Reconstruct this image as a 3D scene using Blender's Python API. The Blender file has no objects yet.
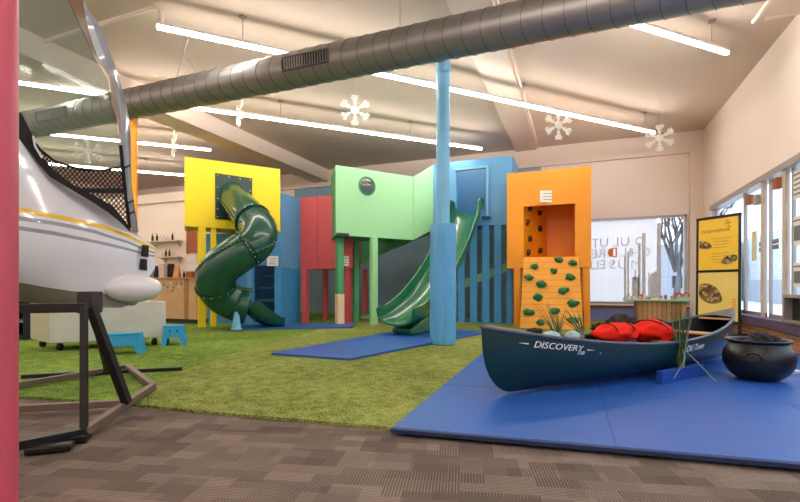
import bpy, bmesh, math, random
from mathutils import Vector, Matrix, noise
random.seed(7)
C = bpy.context.scene.collection
SC = bpy.context.scene
# ------------------------------------------------------------------ camera
YAW = math.atan(178/452); F = 452.0; HZ = 285.0; EYE = 0.95
FW = Vector((-math.sin(YAW), math.cos(YAW), 0)); RT = Vector((math.cos(YAW), math.sin(YAW), 0)); UP = Vector((0,0,1))
EYEP = Vector((0,0,EYE))
cam = bpy.data.cameras.new('camera'); camo = bpy.data.objects.new('camera', cam); C.objects.link(camo)
camo.location = EYEP; camo.rotation_euler = (math.pi/2, 0, YAW)
cam.sensor_fit = 'HORIZONTAL'; cam.sensor_width = 36; cam.lens = 36*F/800; cam.shift_y = (HZ-251)/800
cam.clip_start = 0.05; cam.clip_end = 200
SC.camera = camo
# ------------------------------------------------------------------ world, exposure
SC.view_settings.view_transform = 'Standard'; SC.view_settings.look = 'None'
SC.view_settings.gamma = 1; SC.view_settings.exposure = 1.14
w = bpy.data.worlds.new('world'); SC.world = w; w.use_nodes = True
bg = w.node_tree.nodes['Background']; bg.inputs[0].default_value = (0.80, 0.88, 1.0, 1); bg.inputs[1].default_value = 1.25
TUBE_POWER = 25.0
SC.cycles.use_denoising = True
SC.cycles.max_bounces = 8; SC.cycles.diffuse_bounces = 5; SC.cycles.transparent_max_bounces = 12
SC.cycles.sample_clamp_indirect = 6

def P(px, py, z):                      # the point at depth z seen at a pixel
    return EYEP + FW*z + RT*((px-400)/F*z) + UP*((HZ-py)/F*z)
def G(px, py, h=0.0):
    return P(px, py, F*(EYE-h)/(py-HZ))
def ray(px): return FW + RT*((px-400)/F)
def onY(px, py, Y): return P(px, py, Y/ray(px).y)
def onX(px, py, X): return P(px, py, X/ray(px).x)
def proj(p):
    d = p-EYEP; z = d.dot(FW); return 400+F*d.dot(RT)/z, HZ-F*d.z/z, z
def zh(h, py): return F*(h-EYE)/(HZ-py)      # depth of height h seen at row py
# ------------------------------------------------------------------ materials
def lin(c):
    f = lambda v: v/12.92 if v <= .04045 else ((v+.055)/1.055)**2.4
    return tuple(f(v/255) for v in c)+(1,)
def mat(name, rgb, rough=.5, metal=0, var=.06, scale=6, bump=0, bscale=60, coat=0, spec=.5, sheen=0):
    m = bpy.data.materials.new(name); m.use_nodes = True; nt = m.node_tree; b = nt.nodes['Principled BSDF']
    c = lin(rgb); b.inputs['Base Color'].default_value = c
    b.inputs['Roughness'].default_value = rough; b.inputs['Metallic'].default_value = metal
    b.inputs['Specular IOR Level'].default_value = spec
    if coat: b.inputs['Coat Weight'].default_value = coat; b.inputs['Coat Roughness'].default_value = .05
    if sheen: b.inputs['Sheen Weight'].default_value = sheen
    tc = nt.nodes.new('ShaderNodeTexCoord')
    if var:
        n = nt.nodes.new('ShaderNodeTexNoise'); n.inputs['Scale'].default_value = scale; n.inputs['Detail'].default_value = 4
        r = nt.nodes.new('ShaderNodeMix'); r.data_type = 'RGBA'
        r.inputs['A'].default_value = tuple(max(0, v*(1-var*2)) for v in c[:3])+(1,)
        r.inputs['B'].default_value = tuple(min(1, v*(1+var*2)) for v in c[:3])+(1,)
        nt.links.new(tc.outputs['Object'], n.inputs['Vector']); nt.links.new(n.outputs['Fac'], r.inputs['Factor'])
        nt.links.new(r.outputs['Result'], b.inputs['Base Color'])
    if bump:
        n2 = nt.nodes.new('ShaderNodeTexNoise'); n2.inputs['Scale'].default_value = bscale
        bp = nt.nodes.new('ShaderNodeBump'); bp.inputs['Strength'].default_value = bump; bp.inputs['Distance'].default_value = .02
        nt.links.new(tc.outputs['Object'], n2.inputs['Vector']); nt.links.new(n2.outputs['Fac'], bp.inputs['Height'])
        nt.links.new(bp.outputs['Normal'], b.inputs['Normal'])
    return m
def emis(name, rgb, s):
    m = bpy.data.materials.new(name); m.use_nodes = True; nt = m.node_tree; nt.nodes.remove(nt.nodes['Principled BSDF'])
    e = nt.nodes.new('ShaderNodeEmission'); e.inputs[0].default_value = lin(rgb); e.inputs[1].default_value = s
    nt.links.new(e.outputs[0], nt.nodes['Material Output'].inputs[0]); return m
def glassy(name, tint, gloss=.12, rough=.02, haze=0, hazecol=(235,240,245)):
    m = bpy.data.materials.new(name); m.use_nodes = True; nt = m.node_tree; nt.nodes.remove(nt.nodes['Principled BSDF'])
    t = nt.nodes.new('ShaderNodeBsdfTransparent'); t.inputs[0].default_value = lin(tint)
    g = nt.nodes.new('ShaderNodeBsdfGlossy'); g.inputs['Roughness'].default_value = rough
    mx = nt.nodes.new('ShaderNodeMixShader'); mx.inputs[0].default_value = gloss
    nt.links.new(t.outputs[0], mx.inputs[1]); nt.links.new(g.outputs[0], mx.inputs[2])
    last = mx
    if haze:
        d = nt.nodes.new('ShaderNodeBsdfDiffuse'); d.inputs[0].default_value = lin(hazecol)
        tl = nt.nodes.new('ShaderNodeBsdfTranslucent'); tl.inputs[0].default_value = lin(hazecol)
        m1 = nt.nodes.new('ShaderNodeMixShader'); m1.inputs[0].default_value = .6
        nt.links.new(d.outputs[0], m1.inputs[1]); nt.links.new(tl.outputs[0], m1.inputs[2])
        m2 = nt.nodes.new('ShaderNodeMixShader'); m2.inputs[0].default_value = haze
        nt.links.new(mx.outputs[0], m2.inputs[1]); nt.links.new(m1.outputs[0], m2.inputs[2]); last = m2
    nt.links.new(last.outputs[0], nt.nodes['Material Output'].inputs[0]); return m

class NG:                                 # tiny node-graph helper
    def __init__(s, m): s.t = m.node_tree; s.b = s.t.nodes['Principled BSDF']
    def n(s, k, **kw):
        x = s.t.nodes.new(k)
        for a, v in kw.items(): setattr(x, a, v)
        return x
    def l(s, a, b): s.t.links.new(a, b)
    def math(s, op, a, b=None, c=None):
        x = s.n('ShaderNodeMath', operation=op)
        for i, v in enumerate((a, b, c)):
            if v is None: continue
            if isinstance(v, (int, float)): x.inputs[i].default_value = v
            else: s.l(v, x.inputs[i])
        return x.outputs[0]
    def ramp(s, f, stops):
        r = s.n('ShaderNodeValToRGB'); e = r.color_ramp.elements
        while len(e) < len(stops): e.new(.5)
        for i, (p, c) in enumerate(stops): e[i].position = p; e[i].color = lin(c)
        s.l(f, r.inputs[0]); return r.outputs[0]

def carpet_mat():
    m = mat('carpet_tiles', (120,104,92), .95, var=0, spec=.1); g = NG(m)
    tc = g.n('ShaderNodeTexCoord'); mp = g.n('ShaderNodeMapping'); mp.inputs['Rotation'].default_value = (0,0,math.radians(-14))
    g.l(tc.outputs['Object'], mp.inputs[0])
    br = g.n('ShaderNodeTexBrick'); br.inputs['Scale'].default_value = 1; br.inputs['Brick Width'].default_value = .24
    br.inputs['Row Height'].default_value = .10; br.inputs['Mortar Size'].default_value = 0
    br.inputs['Color1'].default_value = (0,0,0,1); br.inputs['Color2'].default_value = (1,1,1,1); br.inputs['Bias'].default_value = 0
    g.l(mp.outputs[0], br.inputs['Vector'])
    br2 = g.n('ShaderNodeTexBrick'); br2.inputs['Scale'].default_value = 1; br2.inputs['Brick Width'].default_value = .19
    br2.inputs['Row Height'].default_value = .23; br2.inputs['Mortar Size'].default_value = 0; br2.offset = .37
    br2.inputs['Color1'].default_value = (0,0,0,1); br2.inputs['Color2'].default_value = (1,1,1,1)
    g.l(mp.outputs[0], br2.inputs['Vector'])
    sx = g.n('ShaderNodeSeparateXYZ'); g.l(mp.outputs[0], sx.inputs[0])
    s1 = g.math('SINE', g.math('MULTIPLY', sx.outputs[0], 420)); s2 = g.math('SINE', g.math('MULTIPLY', sx.outputs[1], 420))
    pick = g.math('GREATER_THAN', br.outputs['Color'], .5)
    st = g.n('ShaderNodeMix'); g.l(pick, st.inputs[0]); g.l(s1, st.inputs[2]); g.l(s2, st.inputs[3])
    act = g.math('GREATER_THAN', br2.outputs['Color'], .45)
    stripes = g.math('MULTIPLY', st.outputs[0], act)
    ns = g.n('ShaderNodeTexNoise'); ns.inputs['Scale'].default_value = 120; g.l(mp.outputs[0], ns.inputs['Vector'])
    ns2 = g.n('ShaderNodeTexNoise'); ns2.inputs['Scale'].default_value = 1.2; g.l(mp.outputs[0], ns2.inputs['Vector'])
    v = g.math('ADD', g.math('MULTIPLY', stripes, .17), g.math('MULTIPLY', br2.outputs['Color'], .22))
    v = g.math('ADD', v, g.math('MULTIPLY', br.outputs['Color'], .22))
    v = g.math('ADD', v, g.math('MULTIPLY', ns.outputs['Fac'], .4)); v = g.math('ADD', v, g.math('MULTIPLY', ns2.outputs['Fac'], .15))
    g.l(g.ramp(v, [(.15,(70,60,56)), (.5,(112,99,91)), (.85,(152,138,127))]), g.b.inputs['Base Color'])
    bp = g.n('ShaderNodeBump'); bp.inputs['Strength'].default_value = .5; bp.inputs['Distance'].default_value = .01
    g.l(v, bp.inputs['Height']); g.l(bp.outputs[0], g.b.inputs['Normal'])
    return m
def turf_mat(name, dark, mid, light):
    m = mat(name, mid, .9, var=0, spec=.15); g = NG(m)
    tc = g.n('ShaderNodeTexCoord')
    a = g.n('ShaderNodeTexNoise'); a.inputs['Scale'].default_value = 55; a.inputs['Detail'].default_value = 3; g.l(tc.outputs['Object'], a.inputs['Vector'])
    b = g.n('ShaderNodeTexNoise'); b.inputs['Scale'].default_value = 9; b.inputs['Detail'].default_value = 5; g.l(tc.outputs['Object'], b.inputs['Vector'])
    c = g.n('ShaderNodeTexNoise'); c.inputs['Scale'].default_value = .8; g.l(tc.outputs['Object'], c.inputs['Vector'])
    v = g.math('ADD', g.math('MULTIPLY', a.outputs['Fac'], .55), g.math('MULTIPLY', b.outputs['Fac'], .3)); v = g.math('ADD', v, g.math('MULTIPLY', c.outputs['Fac'], .2))
    g.l(g.ramp(v, [(.40, dark), (.525, mid), (.64, light)]), g.b.inputs['Base Color'])
    bp = g.n('ShaderNodeBump'); bp.inputs['Strength'].default_value = .9; bp.inputs['Distance'].default_value = .03
    g.l(v, bp.inputs['Height']); g.l(bp.outputs[0], g.b.inputs['Normal'])
    return m
def stripe_mat(name, axis, freq, c1, c2, rough=.5, sharp=.06, bump=.4, noisy=.0):
    """grooves or boards repeating along one object axis"""
    m = mat(name, c1, rough, var=0); g = NG(m)
    tc = g.n('ShaderNodeTexCoord'); sx = g.n('ShaderNodeSeparateXYZ'); g.l(tc.outputs['Object'], sx.inputs[0])
    v = g.math('MULTIPLY', sx.outputs[axis], freq); fr = g.math('FRACT', v); fl = g.math('FLOOR', v)
    line = g.math('LESS_THAN', fr, sharp)
    wn = g.n('ShaderNodeTexWhiteNoise', noise_dimensions='1D'); g.l(fl, wn.inputs['W'])
    ns = g.n('ShaderNodeTexNoise'); ns.inputs['Scale'].default_value = 12; g.l(tc.outputs['Object'], ns.inputs['Vector'])
    base = g.n('ShaderNodeMix', data_type='RGBA'); base.inputs['A'].default_value = lin(c1); base.inputs['B'].default_value = tuple(x*(1-noisy) for x in lin(c1)[:3])+(1,)
    g.l(g.math('MULTIPLY', g.math('ADD', wn.outputs['Value'], ns.outputs['Fac']), .6), base.inputs['Factor'])
    mx = g.n('ShaderNodeMix', data_type='RGBA'); g.l(line, mx.inputs['Factor']); g.l(base.outputs['Result'], mx.inputs['A']); mx.inputs['B'].default_value = lin(c2)
    g.l(mx.outputs['Result'], g.b.inputs['Base Color'])
    bp = g.n('ShaderNodeBump'); bp.inputs['Strength'].default_value = bump; bp.inputs['Distance'].default_value = .01; bp.invert = True
    g.l(line, bp.inputs['Height']); g.l(bp.outputs[0], g.b.inputs['Normal'])
    return m
def brick_mat(name, c1, c2, mort, scale=1, axes='YZ', bw=.2, rh=.07, ms=.008):
    m = mat(name, c1, .85, var=0); g = NG(m)
    tc = g.n('ShaderNodeTexCoord'); sx = g.n('ShaderNodeSeparateXYZ'); g.l(tc.outputs['Object'], sx.inputs[0])
    cb = g.n('ShaderNodeCombineXYZ'); g.l(sx.outputs['XYZ'.index(axes[0])], cb.inputs[0]); g.l(sx.outputs['XYZ'.index(axes[1])], cb.inputs[1])
    br = g.n('ShaderNodeTexBrick'); br.inputs['Scale'].default_value = 1; br.inputs['Brick Width'].default_value = bw; br.inputs['Row Height'].default_value = rh
    br.inputs['Mortar Size'].default_value = ms; br.inputs['Color1'].default_value = lin(c1); br.inputs['Color2'].default_value = lin(c2); br.inputs['Mortar'].default_value = lin(mort)
    g.l(cb.outputs[0], br.inputs['Vector']); g.l(br.outputs['Color'], g.b.inputs['Base Color'])
    return m
def photo_mat(name, cols, scale=9):       # mottled picture on a printed panel
    m = mat(name, cols[0], .6, var=0); g = NG(m)
    tc = g.n('ShaderNodeTexCoord'); v = g.n('ShaderNodeTexVoronoi'); v.inputs['Scale'].default_value = scale; g.l(tc.outputs['Object'], v.inputs['Vector'])
    s = g.n('ShaderNodeSeparateColor'); g.l(v.outputs['Color'], s.inputs[0])
    n = len(cols); g.l(g.ramp(s.outputs[0], [(i/n, c) for i, c in enumerate(cols)]), g.b.inputs['Base Color'])
    return m

M = {}
M['ceiling'] = mat('ceiling_paint', (208,190,174), .9, var=.05, scale=.7, bump=.15, bscale=14)
M['wall'] = mat('cream_wall_paint', (238,222,212), .85, var=.03, scale=1)
M['beamp'] = mat('beam_paint', (228,212,200), .85, var=.03, scale=1)
M['slate'] = mat('slate_blue_paint', (134,162,180), .8, var=.05, scale=1.5)
M['carpet'] = carpet_mat()
M['turf'] = turf_mat('olive_turf', (84,92,36), (128,140,66), (166,174,100))
M['turf2'] = turf_mat('bright_turf', (66,90,26), (112,142,52), (152,176,84))
M['steel'] = mat('galvanised_steel', (150,147,144), .42, .75, var=.06, scale=5, bump=.1, bscale=9)
M['seam'] = mat('duct_seam_metal', (92,88,86), .5, .6)
M['dark'] = mat('dark_void', (22,22,24), .7)
M['blackm'] = mat('black_painted_steel', (17,15,15), .42, var=.08)
M['brownm'] = mat('dusty_bronze_steel', (112,92,82), .5, var=.1)
M['pink'] = mat('rose_pink_paint', (205,84,104), .45, var=.05)
M['pale'] = mat('pale_blue_paint', (124,190,228), .45, var=.04)
M['vinylb'] = mat('blue_vinyl', (96,172,224), .38, var=.05, scale=5, bump=.5, bscale=9)
M['goldp'] = mat('golden_orange_paint', (236,160,44), .5)
M['yellow'] = mat('yellow_paint', (255,222,2), .42, var=.02)
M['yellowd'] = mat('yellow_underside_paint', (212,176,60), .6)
M['orange'] = mat('orange_paint', (248,156,22), .45, var=.03)
M['orangeb'] = stripe_mat('orange_boards', 2, 7.6, (252,172,52), (206,116,26), .5, .06, noisy=.06)
M['red'] = mat('coral_red_paint', (214,88,90), .5, var=.04)
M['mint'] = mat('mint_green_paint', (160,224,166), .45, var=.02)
M['mintd'] = mat('darker_mint_green', (82,170,112), .5, var=.03)  # darker mint; holds the shade painted on the lower bridge side
M['blue'] = mat('sky_blue_paint', (66,150,208), .5, var=.04)
M['blue2'] = mat('cornflower_blue_paint', (96,162,214), .5, var=.03)
M['treads'] = mat('deep_blue_paint', (40,92,140), .5)
M['cream'] = mat('cream_foam', (238,212,172), .7)
M['slideg'] = mat('forest_green_plastic', (20,108,72), .22, var=.05, scale=3, coat=.4)
M['tubeg'] = mat('dark_green_plastic', (22,80,62), .24, var=.06, scale=3, coat=.3)
M['plateg'] = mat('blackish_green_plastic', (12,50,38), .3, var=.05)
M['bolt'] = mat('zinc_bolts', (200,200,196), .35, .8, var=0)
M['paper'] = mat('white_paper', (238,234,228), .8, var=.02)
M['ink'] = mat('grey_ink', (120,120,124), .8, var=0)
M['matblue'] = mat('royal_blue_foam', (40,92,176), .42, var=.08, scale=2, bump=.15, bscale=30)
M['matseam'] = mat('blue_seam', (30,74,150), .6, var=0)
M['matedge'] = mat('navy_foam_edge', (28,44,84), .6)
M['holdg'] = mat('green_climbing_resin', (30,112,62), .5, var=.15, scale=12)
M['holdd'] = mat('dark_climbing_resin', (62,34,22), .6)
M['hullw'] = mat('gloss_white_gelcoat', (230,231,236), .12, var=.01, coat=.6)
M['hully'] = mat('yellow_gelcoat', (240,196,20), .2, var=0, coat=.5)
M['hullg'] = mat('grey_gelcoat', (150,156,164), .2, var=0, coat=.5)
M['hullb'] = mat('shaded_bottom_gelcoat', (128,124,106), .2, var=.1, scale=4)  # white hull underside; its shade and turf reflection are put into this colour
M['rope'] = mat('black_rope', (24,21,20), .8, var=0)
M['film'] = glassy('clear_film', (226,233,229), .012, .05, haze=.10, hazecol=(190,200,200))
M['glass'] = glassy('window_glass', (242,247,250), .06)
M['frost'] = glassy('frosted_film', (255,255,255), .02, .4, haze=.82, hazecol=(250,246,244))
M['alu'] = mat('aluminium_frame', (170,162,158), .4, .5, var=.03)
M['alubr'] = mat('tan_frame_paint', (206,188,170), .5)
M['purple'] = mat('purple_paint', (84,66,104), .6, var=.06)
M['brick'] = brick_mat('orange_brick', (196,128,92), (176,110,78), (200,170,150))
M['outb'] = brick_mat('white_block_building', (226,229,232), (216,220,226), (190,196,204), axes='YZ', bw=.45, rh=.2, ms=.02)
M['outc'] = mat('grey_far_building', (176,180,188), .9)
M['snow'] = mat('snow', (232,236,242), .9)
M['bark'] = mat('dark_bark', (82,74,72), .9)
M['deco'] = mat('grey_window_decal', (204,200,202), .8, var=.12, scale=8)
M['letters'] = mat('pale_grey_lettering', (218,214,218), .7, var=0)
M['oletter'] = mat('orange_lettering', (246,130,30), .6, var=0)
M['canoe'] = mat('dark_teal_hull', (9,50,54), .34, var=.08, scale=2, coat=.3)
M['canoein'] = mat('canoe_liner', (34,30,38), .6, var=.1)
M['gunw'] = mat('charcoal_gunwale', (74,82,94), .35, var=.05)
M['ash'] = mat('ash_wood', (206,158,104), .5, var=.1, scale=10)
M['white'] = mat('white_lettering', (232,236,238), .6, var=0)
M['redcloth'] = mat('red_nylon', (228,34,14), .8, var=.08, scale=8, bump=.5, bscale=14, spec=.2)
M['fur'] = mat('dark_brown_fur', (48,32,24), .95, var=.3, scale=30, bump=1, bscale=90)
M['rockb'] = mat('pale_blue_stone', (176,200,206), .85, var=.15, scale=20, bump=.6)
M['blade'] = mat('green_grass_blade', (58,84,36), .6, var=.2, scale=8)
M['blade2'] = mat('pale_grass_blade', (150,162,120), .6, var=.2, scale=8)
M['block'] = mat('blue_painted_block', (30,72,156), .45, var=.08)
M['iron'] = mat('black_cauldron_plastic', (22,22,25), .34, var=.1, bump=.1, bscale=40)
M['coal'] = mat('charcoal', (40,36,38), .9, var=.2, bump=1, bscale=30)
M['step'] = mat('cyan_plastic', (40,160,214), .4, var=.03)
M['wash'] = mat('whitewashed_wood', (206,208,200), .6, var=.1, scale=4)
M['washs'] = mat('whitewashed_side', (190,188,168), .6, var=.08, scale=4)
M['counter'] = mat('light_maple', (212,170,130), .5, var=.06, scale=5)
M['counterd'] = mat('maple_strip', (178,128,92), .5)
M['walnut'] = mat('brown_wood', (160,92,52), .55, var=.1, scale=10)
M['kick'] = mat('dark_kickplate', (58,52,50), .6)
M['slats'] = stripe_mat('cedar_slats', 0, 11, (206,150,96), (96,62,38), .6, .12, noisy=.55)
M['minttop'] = mat('mint_tabletop', (150,192,158), .4)
M['toyr'] = mat('red_toy_paint', (214,40,40), .4)
M['toyw'] = mat('white_toy_paint', (230,226,220), .5)
M['toyo'] = mat('peach_toy_paint', (232,150,104), .5)
M['toyb'] = mat('slate_toy_paint', (96,104,124), .5)
M['posty'] = mat('golden_poster_print', (250,204,58), .5, var=.02)
M['postp'] = mat('pale_yellow_poster_print', (242,214,120), .5, var=.02)
M['postink'] = mat('brown_poster_ink', (170,126,40), .6, var=0)
M['leafpic'] = photo_mat('insect_photo', [(70,48,32),(150,112,70),(200,170,110),(52,36,30),(120,90,50)], 22)
M['orangeobj'] = mat('orange_plastic', (240,130,40), .5)
M['navy'] = mat('navy_fabric', (28,30,48), .8)
M['kraft'] = mat('kraft_paper', (206,150,100), .7)
M['bottle'] = mat('dark_glass', (36,48,34), .2)
M['clay'] = mat('pale_ceramic', (214,200,190), .5)
M['tube'] = emis('lamp_diffuser', (255,246,236), TUBE_POWER)
M['thread'] = mat('white_thread', (200,196,190), .8, var=0)
M['snowf'] = mat('white_glitter', (250,248,240), .5, var=0)
M['lav'] = mat('lavender_floor', (124,130,190), .6)

# ------------------------------------------------------------------ mesh helpers
def tag(o, label=None, cat=None, group=None, kind=None):
    if label: o['label'] = label
    if cat: o['category'] = cat
    if group: o['group'] = group
    if kind: o['kind'] = kind
    return o
def thing(name, label, cat, loc, group=None):
    o = bpy.data.objects.new(name, None); C.objects.link(o); o.location = loc; o.empty_display_size = .1
    return tag(o, label, cat, group)
def root_of(o):
    while o.parent: o = o.parent
    return o
class MB:
    def __init__(s): s.v = []; s.f = []; s.m = []; s.cur = 0
    def add(s, vs, fs):
        k = len(s.v); s.v += [Vector(v) for v in vs]; s.f += [tuple(i+k for i in f) for f in fs]; s.m += [s.cur]*len(fs); return s
    def hexa(s, b, t):                     # bottom ring (4), top ring (4)
        return s.prism(b, t)
    def prism(s, a, b):
        n = len(a); return s.add(list(a)+list(b), [tuple(range(n))[::-1], tuple(range(n, 2*n))]+[(i, (i+1)%n, n+(i+1)%n, n+i) for i in range(n)])
    def box(s, c, size, rz=0):
        c = Vector(c); R = Matrix.Rotation(rz, 3, 'Z'); x, y, z = [v/2 for v in size]
        q = [(-x,-y),(x,-y),(x,y),(-x,y)]
        return s.prism([c+R@Vector((a,b,-z)) for a,b in q], [c+R@Vector((a,b,z)) for a,b in q])
    def bar(s, a, b, wd, ht, up=UP):       # rectangular bar from a to b
        a, b = Vector(a), Vector(b); d = (b-a).normalized(); sd = d.cross(up)
        if sd.length < 1e-4: sd = Vector((1,0,0))
        sd.normalize(); u = sd.cross(d).normalized()
        o = [(-1,-1),(1,-1),(1,1),(-1,1)]
        return s.prism([a+sd*i*wd/2+u*j*ht/2 for i,j in o][::-1], [b+sd*i*wd/2+u*j*ht/2 for i,j in o][::-1])
    def tube(s, pts, r, n=8, cap=True):
        pts = [Vector(p) for p in pts]; rs = r if isinstance(r, (list, tuple)) else [r]*len(pts); rings = []
        pu = None
        for i, p in enumerate(pts):
            d = (pts[min(i+1, len(pts)-1)]-pts[max(i-1, 0)]).normalized()
            if pu is None: pu = UP if abs(d.z) < .9 else Vector((1,0,0))
            sd = d.cross(pu).normalized(); u = sd.cross(d).normalized(); pu = u
            rings.append([p+(sd*math.cos(a)+u*math.sin(a))*rs[i] for a in [2*math.pi*k/n for k in range(n)]])
        return s.loft(rings, True, cap)
    def loft(s, rings, closed=True, cap=False):
        n = len(rings[0]); vs = [v for r in rings for v in r]; fs = []
        for i in range(len(rings)-1):
            for k in range(n if closed else n-1):
                a, b = i*n+k, i*n+(k+1)%n; fs.append((a, b, b+n, a+n))
        if cap: fs.append(tuple(range(n))[::-1]); fs.append(tuple(range((len(rings)-1)*n, len(rings)*n)))
        return s.add(vs, fs)
    def lathe(s, prof, c, n=40, axis=None):
        c = Vector(c); return s.loft([[c+Vector((r*math.cos(a), r*math.sin(a), h)) for a in [2*math.pi*k/n for k in range(n)]] for r, h in prof], True, False)
    def blob(s, c, size, seed=0, amp=.2, freq=1.5, sub=3, rz=0):
        bm = bmesh.new(); bmesh.ops.create_icosphere(bm, subdivisions=sub, radius=1)
        c = Vector(c); R = Matrix.Rotation(rz, 3, 'Z'); off = Vector((seed*3.7, seed*1.3, seed*7.1)); vs = []
        for v in bm.verts:
            k = 1+amp*noise.noise(v.co*freq+off)*2
            vs.append(c+R@Vector((v.co.x*size[0]*k, v.co.y*size[1]*k, v.co.z*size[2]*k)))
        bm.verts.index_update(); fs = [tuple(v.index for v in f.verts) for f in bm.faces]; bm.free()
        return s.add(vs, fs)
    def build(s, name, m, parent=None, smooth=None, bevel=0, solid=0, sub=0, loc=None, weld=False):
        if loc is None:
            loc = root_of(parent).location if parent else Vector(((min(v.x for v in s.v)+max(v.x for v in s.v))/2, (min(v.y for v in s.v)+max(v.y for v in s.v))/2, min(v.z for v in s.v)))
        loc = Vector(loc)
        me = bpy.data.meshes.new(name); me.from_pydata([v-loc for v in s.v], [], s.f)
        ms = m if isinstance(m, (list, tuple)) else [m]
        for x in ms: me.materials.append(M[x] if isinstance(x, str) else x)
        for p, i in zip(me.polygons, s.m): p.material_index = i
        bm = bmesh.new(); bm.from_mesh(me)
        if weld: bmesh.ops.remove_doubles(bm, verts=bm.verts, dist=1e-4)
        bmesh.ops.recalc_face_normals(bm, faces=bm.faces); bm.to_mesh(me); bm.free()
        if smooth is not None:
            me.shade_smooth(); me.set_sharp_from_angle(angle=math.radians(smooth))
        me.update()
        o = bpy.data.objects.new(name, me); C.objects.link(o)
        if parent: o.parent = parent
        else: o.location = loc
        if solid: md = o.modifiers.new('solid', 'SOLIDIFY'); md.thickness = solid; md.offset = 0
        if bevel: md = o.modifiers.new('bevel', 'BEVEL'); md.width = bevel; md.segments = 2; md.limit_method = 'ANGLE'
        if sub: md = o.modifiers.new('sub', 'SUBSURF'); md.levels = sub; md.render_levels = sub
        return o
def struct(name, mb, m, parent=None, **k): return tag(mb.build(name, m, parent, **k), kind='structure')
def copy_tree(o, parent=None):
    c = o.copy(); C.objects.link(c); c.parent = parent
    for ch in [x for x in bpy.data.objects if x.parent == o and x != c]: copy_tree(ch, c)
    return c
def cr(pts, n=8):                           # Catmull-Rom through points (any dimension Vectors)
    out = []; p = [pts[0]*2-pts[1]]+list(pts)+[pts[-1]*2-pts[-2]]
    for i in range(1, len(p)-2):
        for k in range(n):
            t = k/n; a, b, c, d = p[i-1], p[i], p[i+1], p[i+2]
            out.append(.5*((2*b)+(c-a)*t+(2*a-5*b+4*c-d)*t*t+(3*b-a-3*c+d)*t**3))
    out.append(pts[-1]); return out
def flat(v, z=0): return Vector((v[0], v[1], z))
def panel(mb, A, B, zb, zt, th, hole=None, zb2=None, zt2=None):
    """upright panel from plan point A to B; front face on the A-B line, thickness th to the rear; optional rectangular hole (u0,u1,z0,z1) in metres"""
    A, B = flat(A), flat(B); d = (B-A); L = d.length; d.normalize(); nrm = Vector((d.y, -d.x, 0))
    if nrm.dot(A-flat(EYEP)) < 0: nrm = -nrm
    n = nrm*th
    zb2 = zb if zb2 is None else zb2; zt2 = zt if zt2 is None else zt2
    lb = lambda u: zb+(zb2-zb)*u/L; lt = lambda u: zt+(zt2-zt)*u/L
    def q(u0, u1, a0, a1, b0, b1):
        fr = [A+d*u0+UP*a0, A+d*u1+UP*a1, A+d*u1+UP*b1, A+d*u0+UP*b0]
        mb.prism(fr, [p+n for p in fr])
    if not hole: q(0, L, zb, zb2, zt, zt2); return mb
    u0, u1, h0, h1 = hole
    if u0 > 0: q(0, u0, lb(0), lb(u0), lt(0), lt(u0))
    if u1 < L: q(u1, L, lb(u1), lb(L), lt(u1), lt(L))
    if h0 > lb(u0): q(u0, u1, lb(u0), lb(u1), h0, h0)
    q(u0, u1, h1, h1, lt(u0), lt(u1))
    return mb
def text_mesh(s, size, extrude=.002, shear=0, align='CENTER', sx=1.0):
    cu = bpy.data.curves.new('t', 'FONT'); cu.body = s; cu.size = size; cu.extrude = extrude; cu.shear = shear; cu.align_x = align; cu.align_y = 'CENTER'; cu.resolution_u = 3
    o = bpy.data.objects.new('t', cu); C.objects.link(o); dg = bpy.context.evaluated_depsgraph_get(); dg.update()
    me = bpy.data.meshes.new_from_object(o.evaluated_get(dg)); vs = [Vector((v.co.x*sx, v.co.y, v.co.z)) for v in me.vertices]; fs = [tuple(p.vertices) for p in me.polygons]
    bpy.data.objects.remove(o); bpy.data.curves.remove(cu); bpy.data.meshes.remove(me); return vs, fs
def put_text(mb, s, size, origin, right, up, **k):
    vs, fs = text_mesh(s, size, **k); right = right.normalized(); up = up.normalized(); n = right.cross(up)
    mb.add([origin+right*v.x+up*v.y+n*v.z for v in vs], fs)
def decal_poly(mb, pts, n, th=.004): mb.prism(pts, [p+n*th for p in pts])

# ================================================================== STRUCTURE
HC = EYE+3.78; RX = 2.85; BY = 13.05; LX = -17.0; FY = -5.0; PY = 9.3; TH = .15
struct('floor', MB().box(((LX+RX)/2, (FY+BY)/2, -.06), (RX-LX+.6, BY-FY+.6, .12)), 'carpet', loc=(0,0,0))
struct('ceiling', MB().box(((LX+RX)/2, (FY+BY)/2, HC+.06), (RX-LX+.6, BY-FY+.6, .12)), 'ceiling', loc=(0,0,0))
struct('wall_left', MB().box((LX-TH/2, (FY+BY)/2, HC/2), (TH, BY-FY, HC)), 'wall', loc=(0,0,0))
struct('wall_front', MB().box(((LX+RX)/2, FY-TH/2, HC/2), (RX-LX, TH, HC)), 'wall', loc=(0,0,0))
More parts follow.
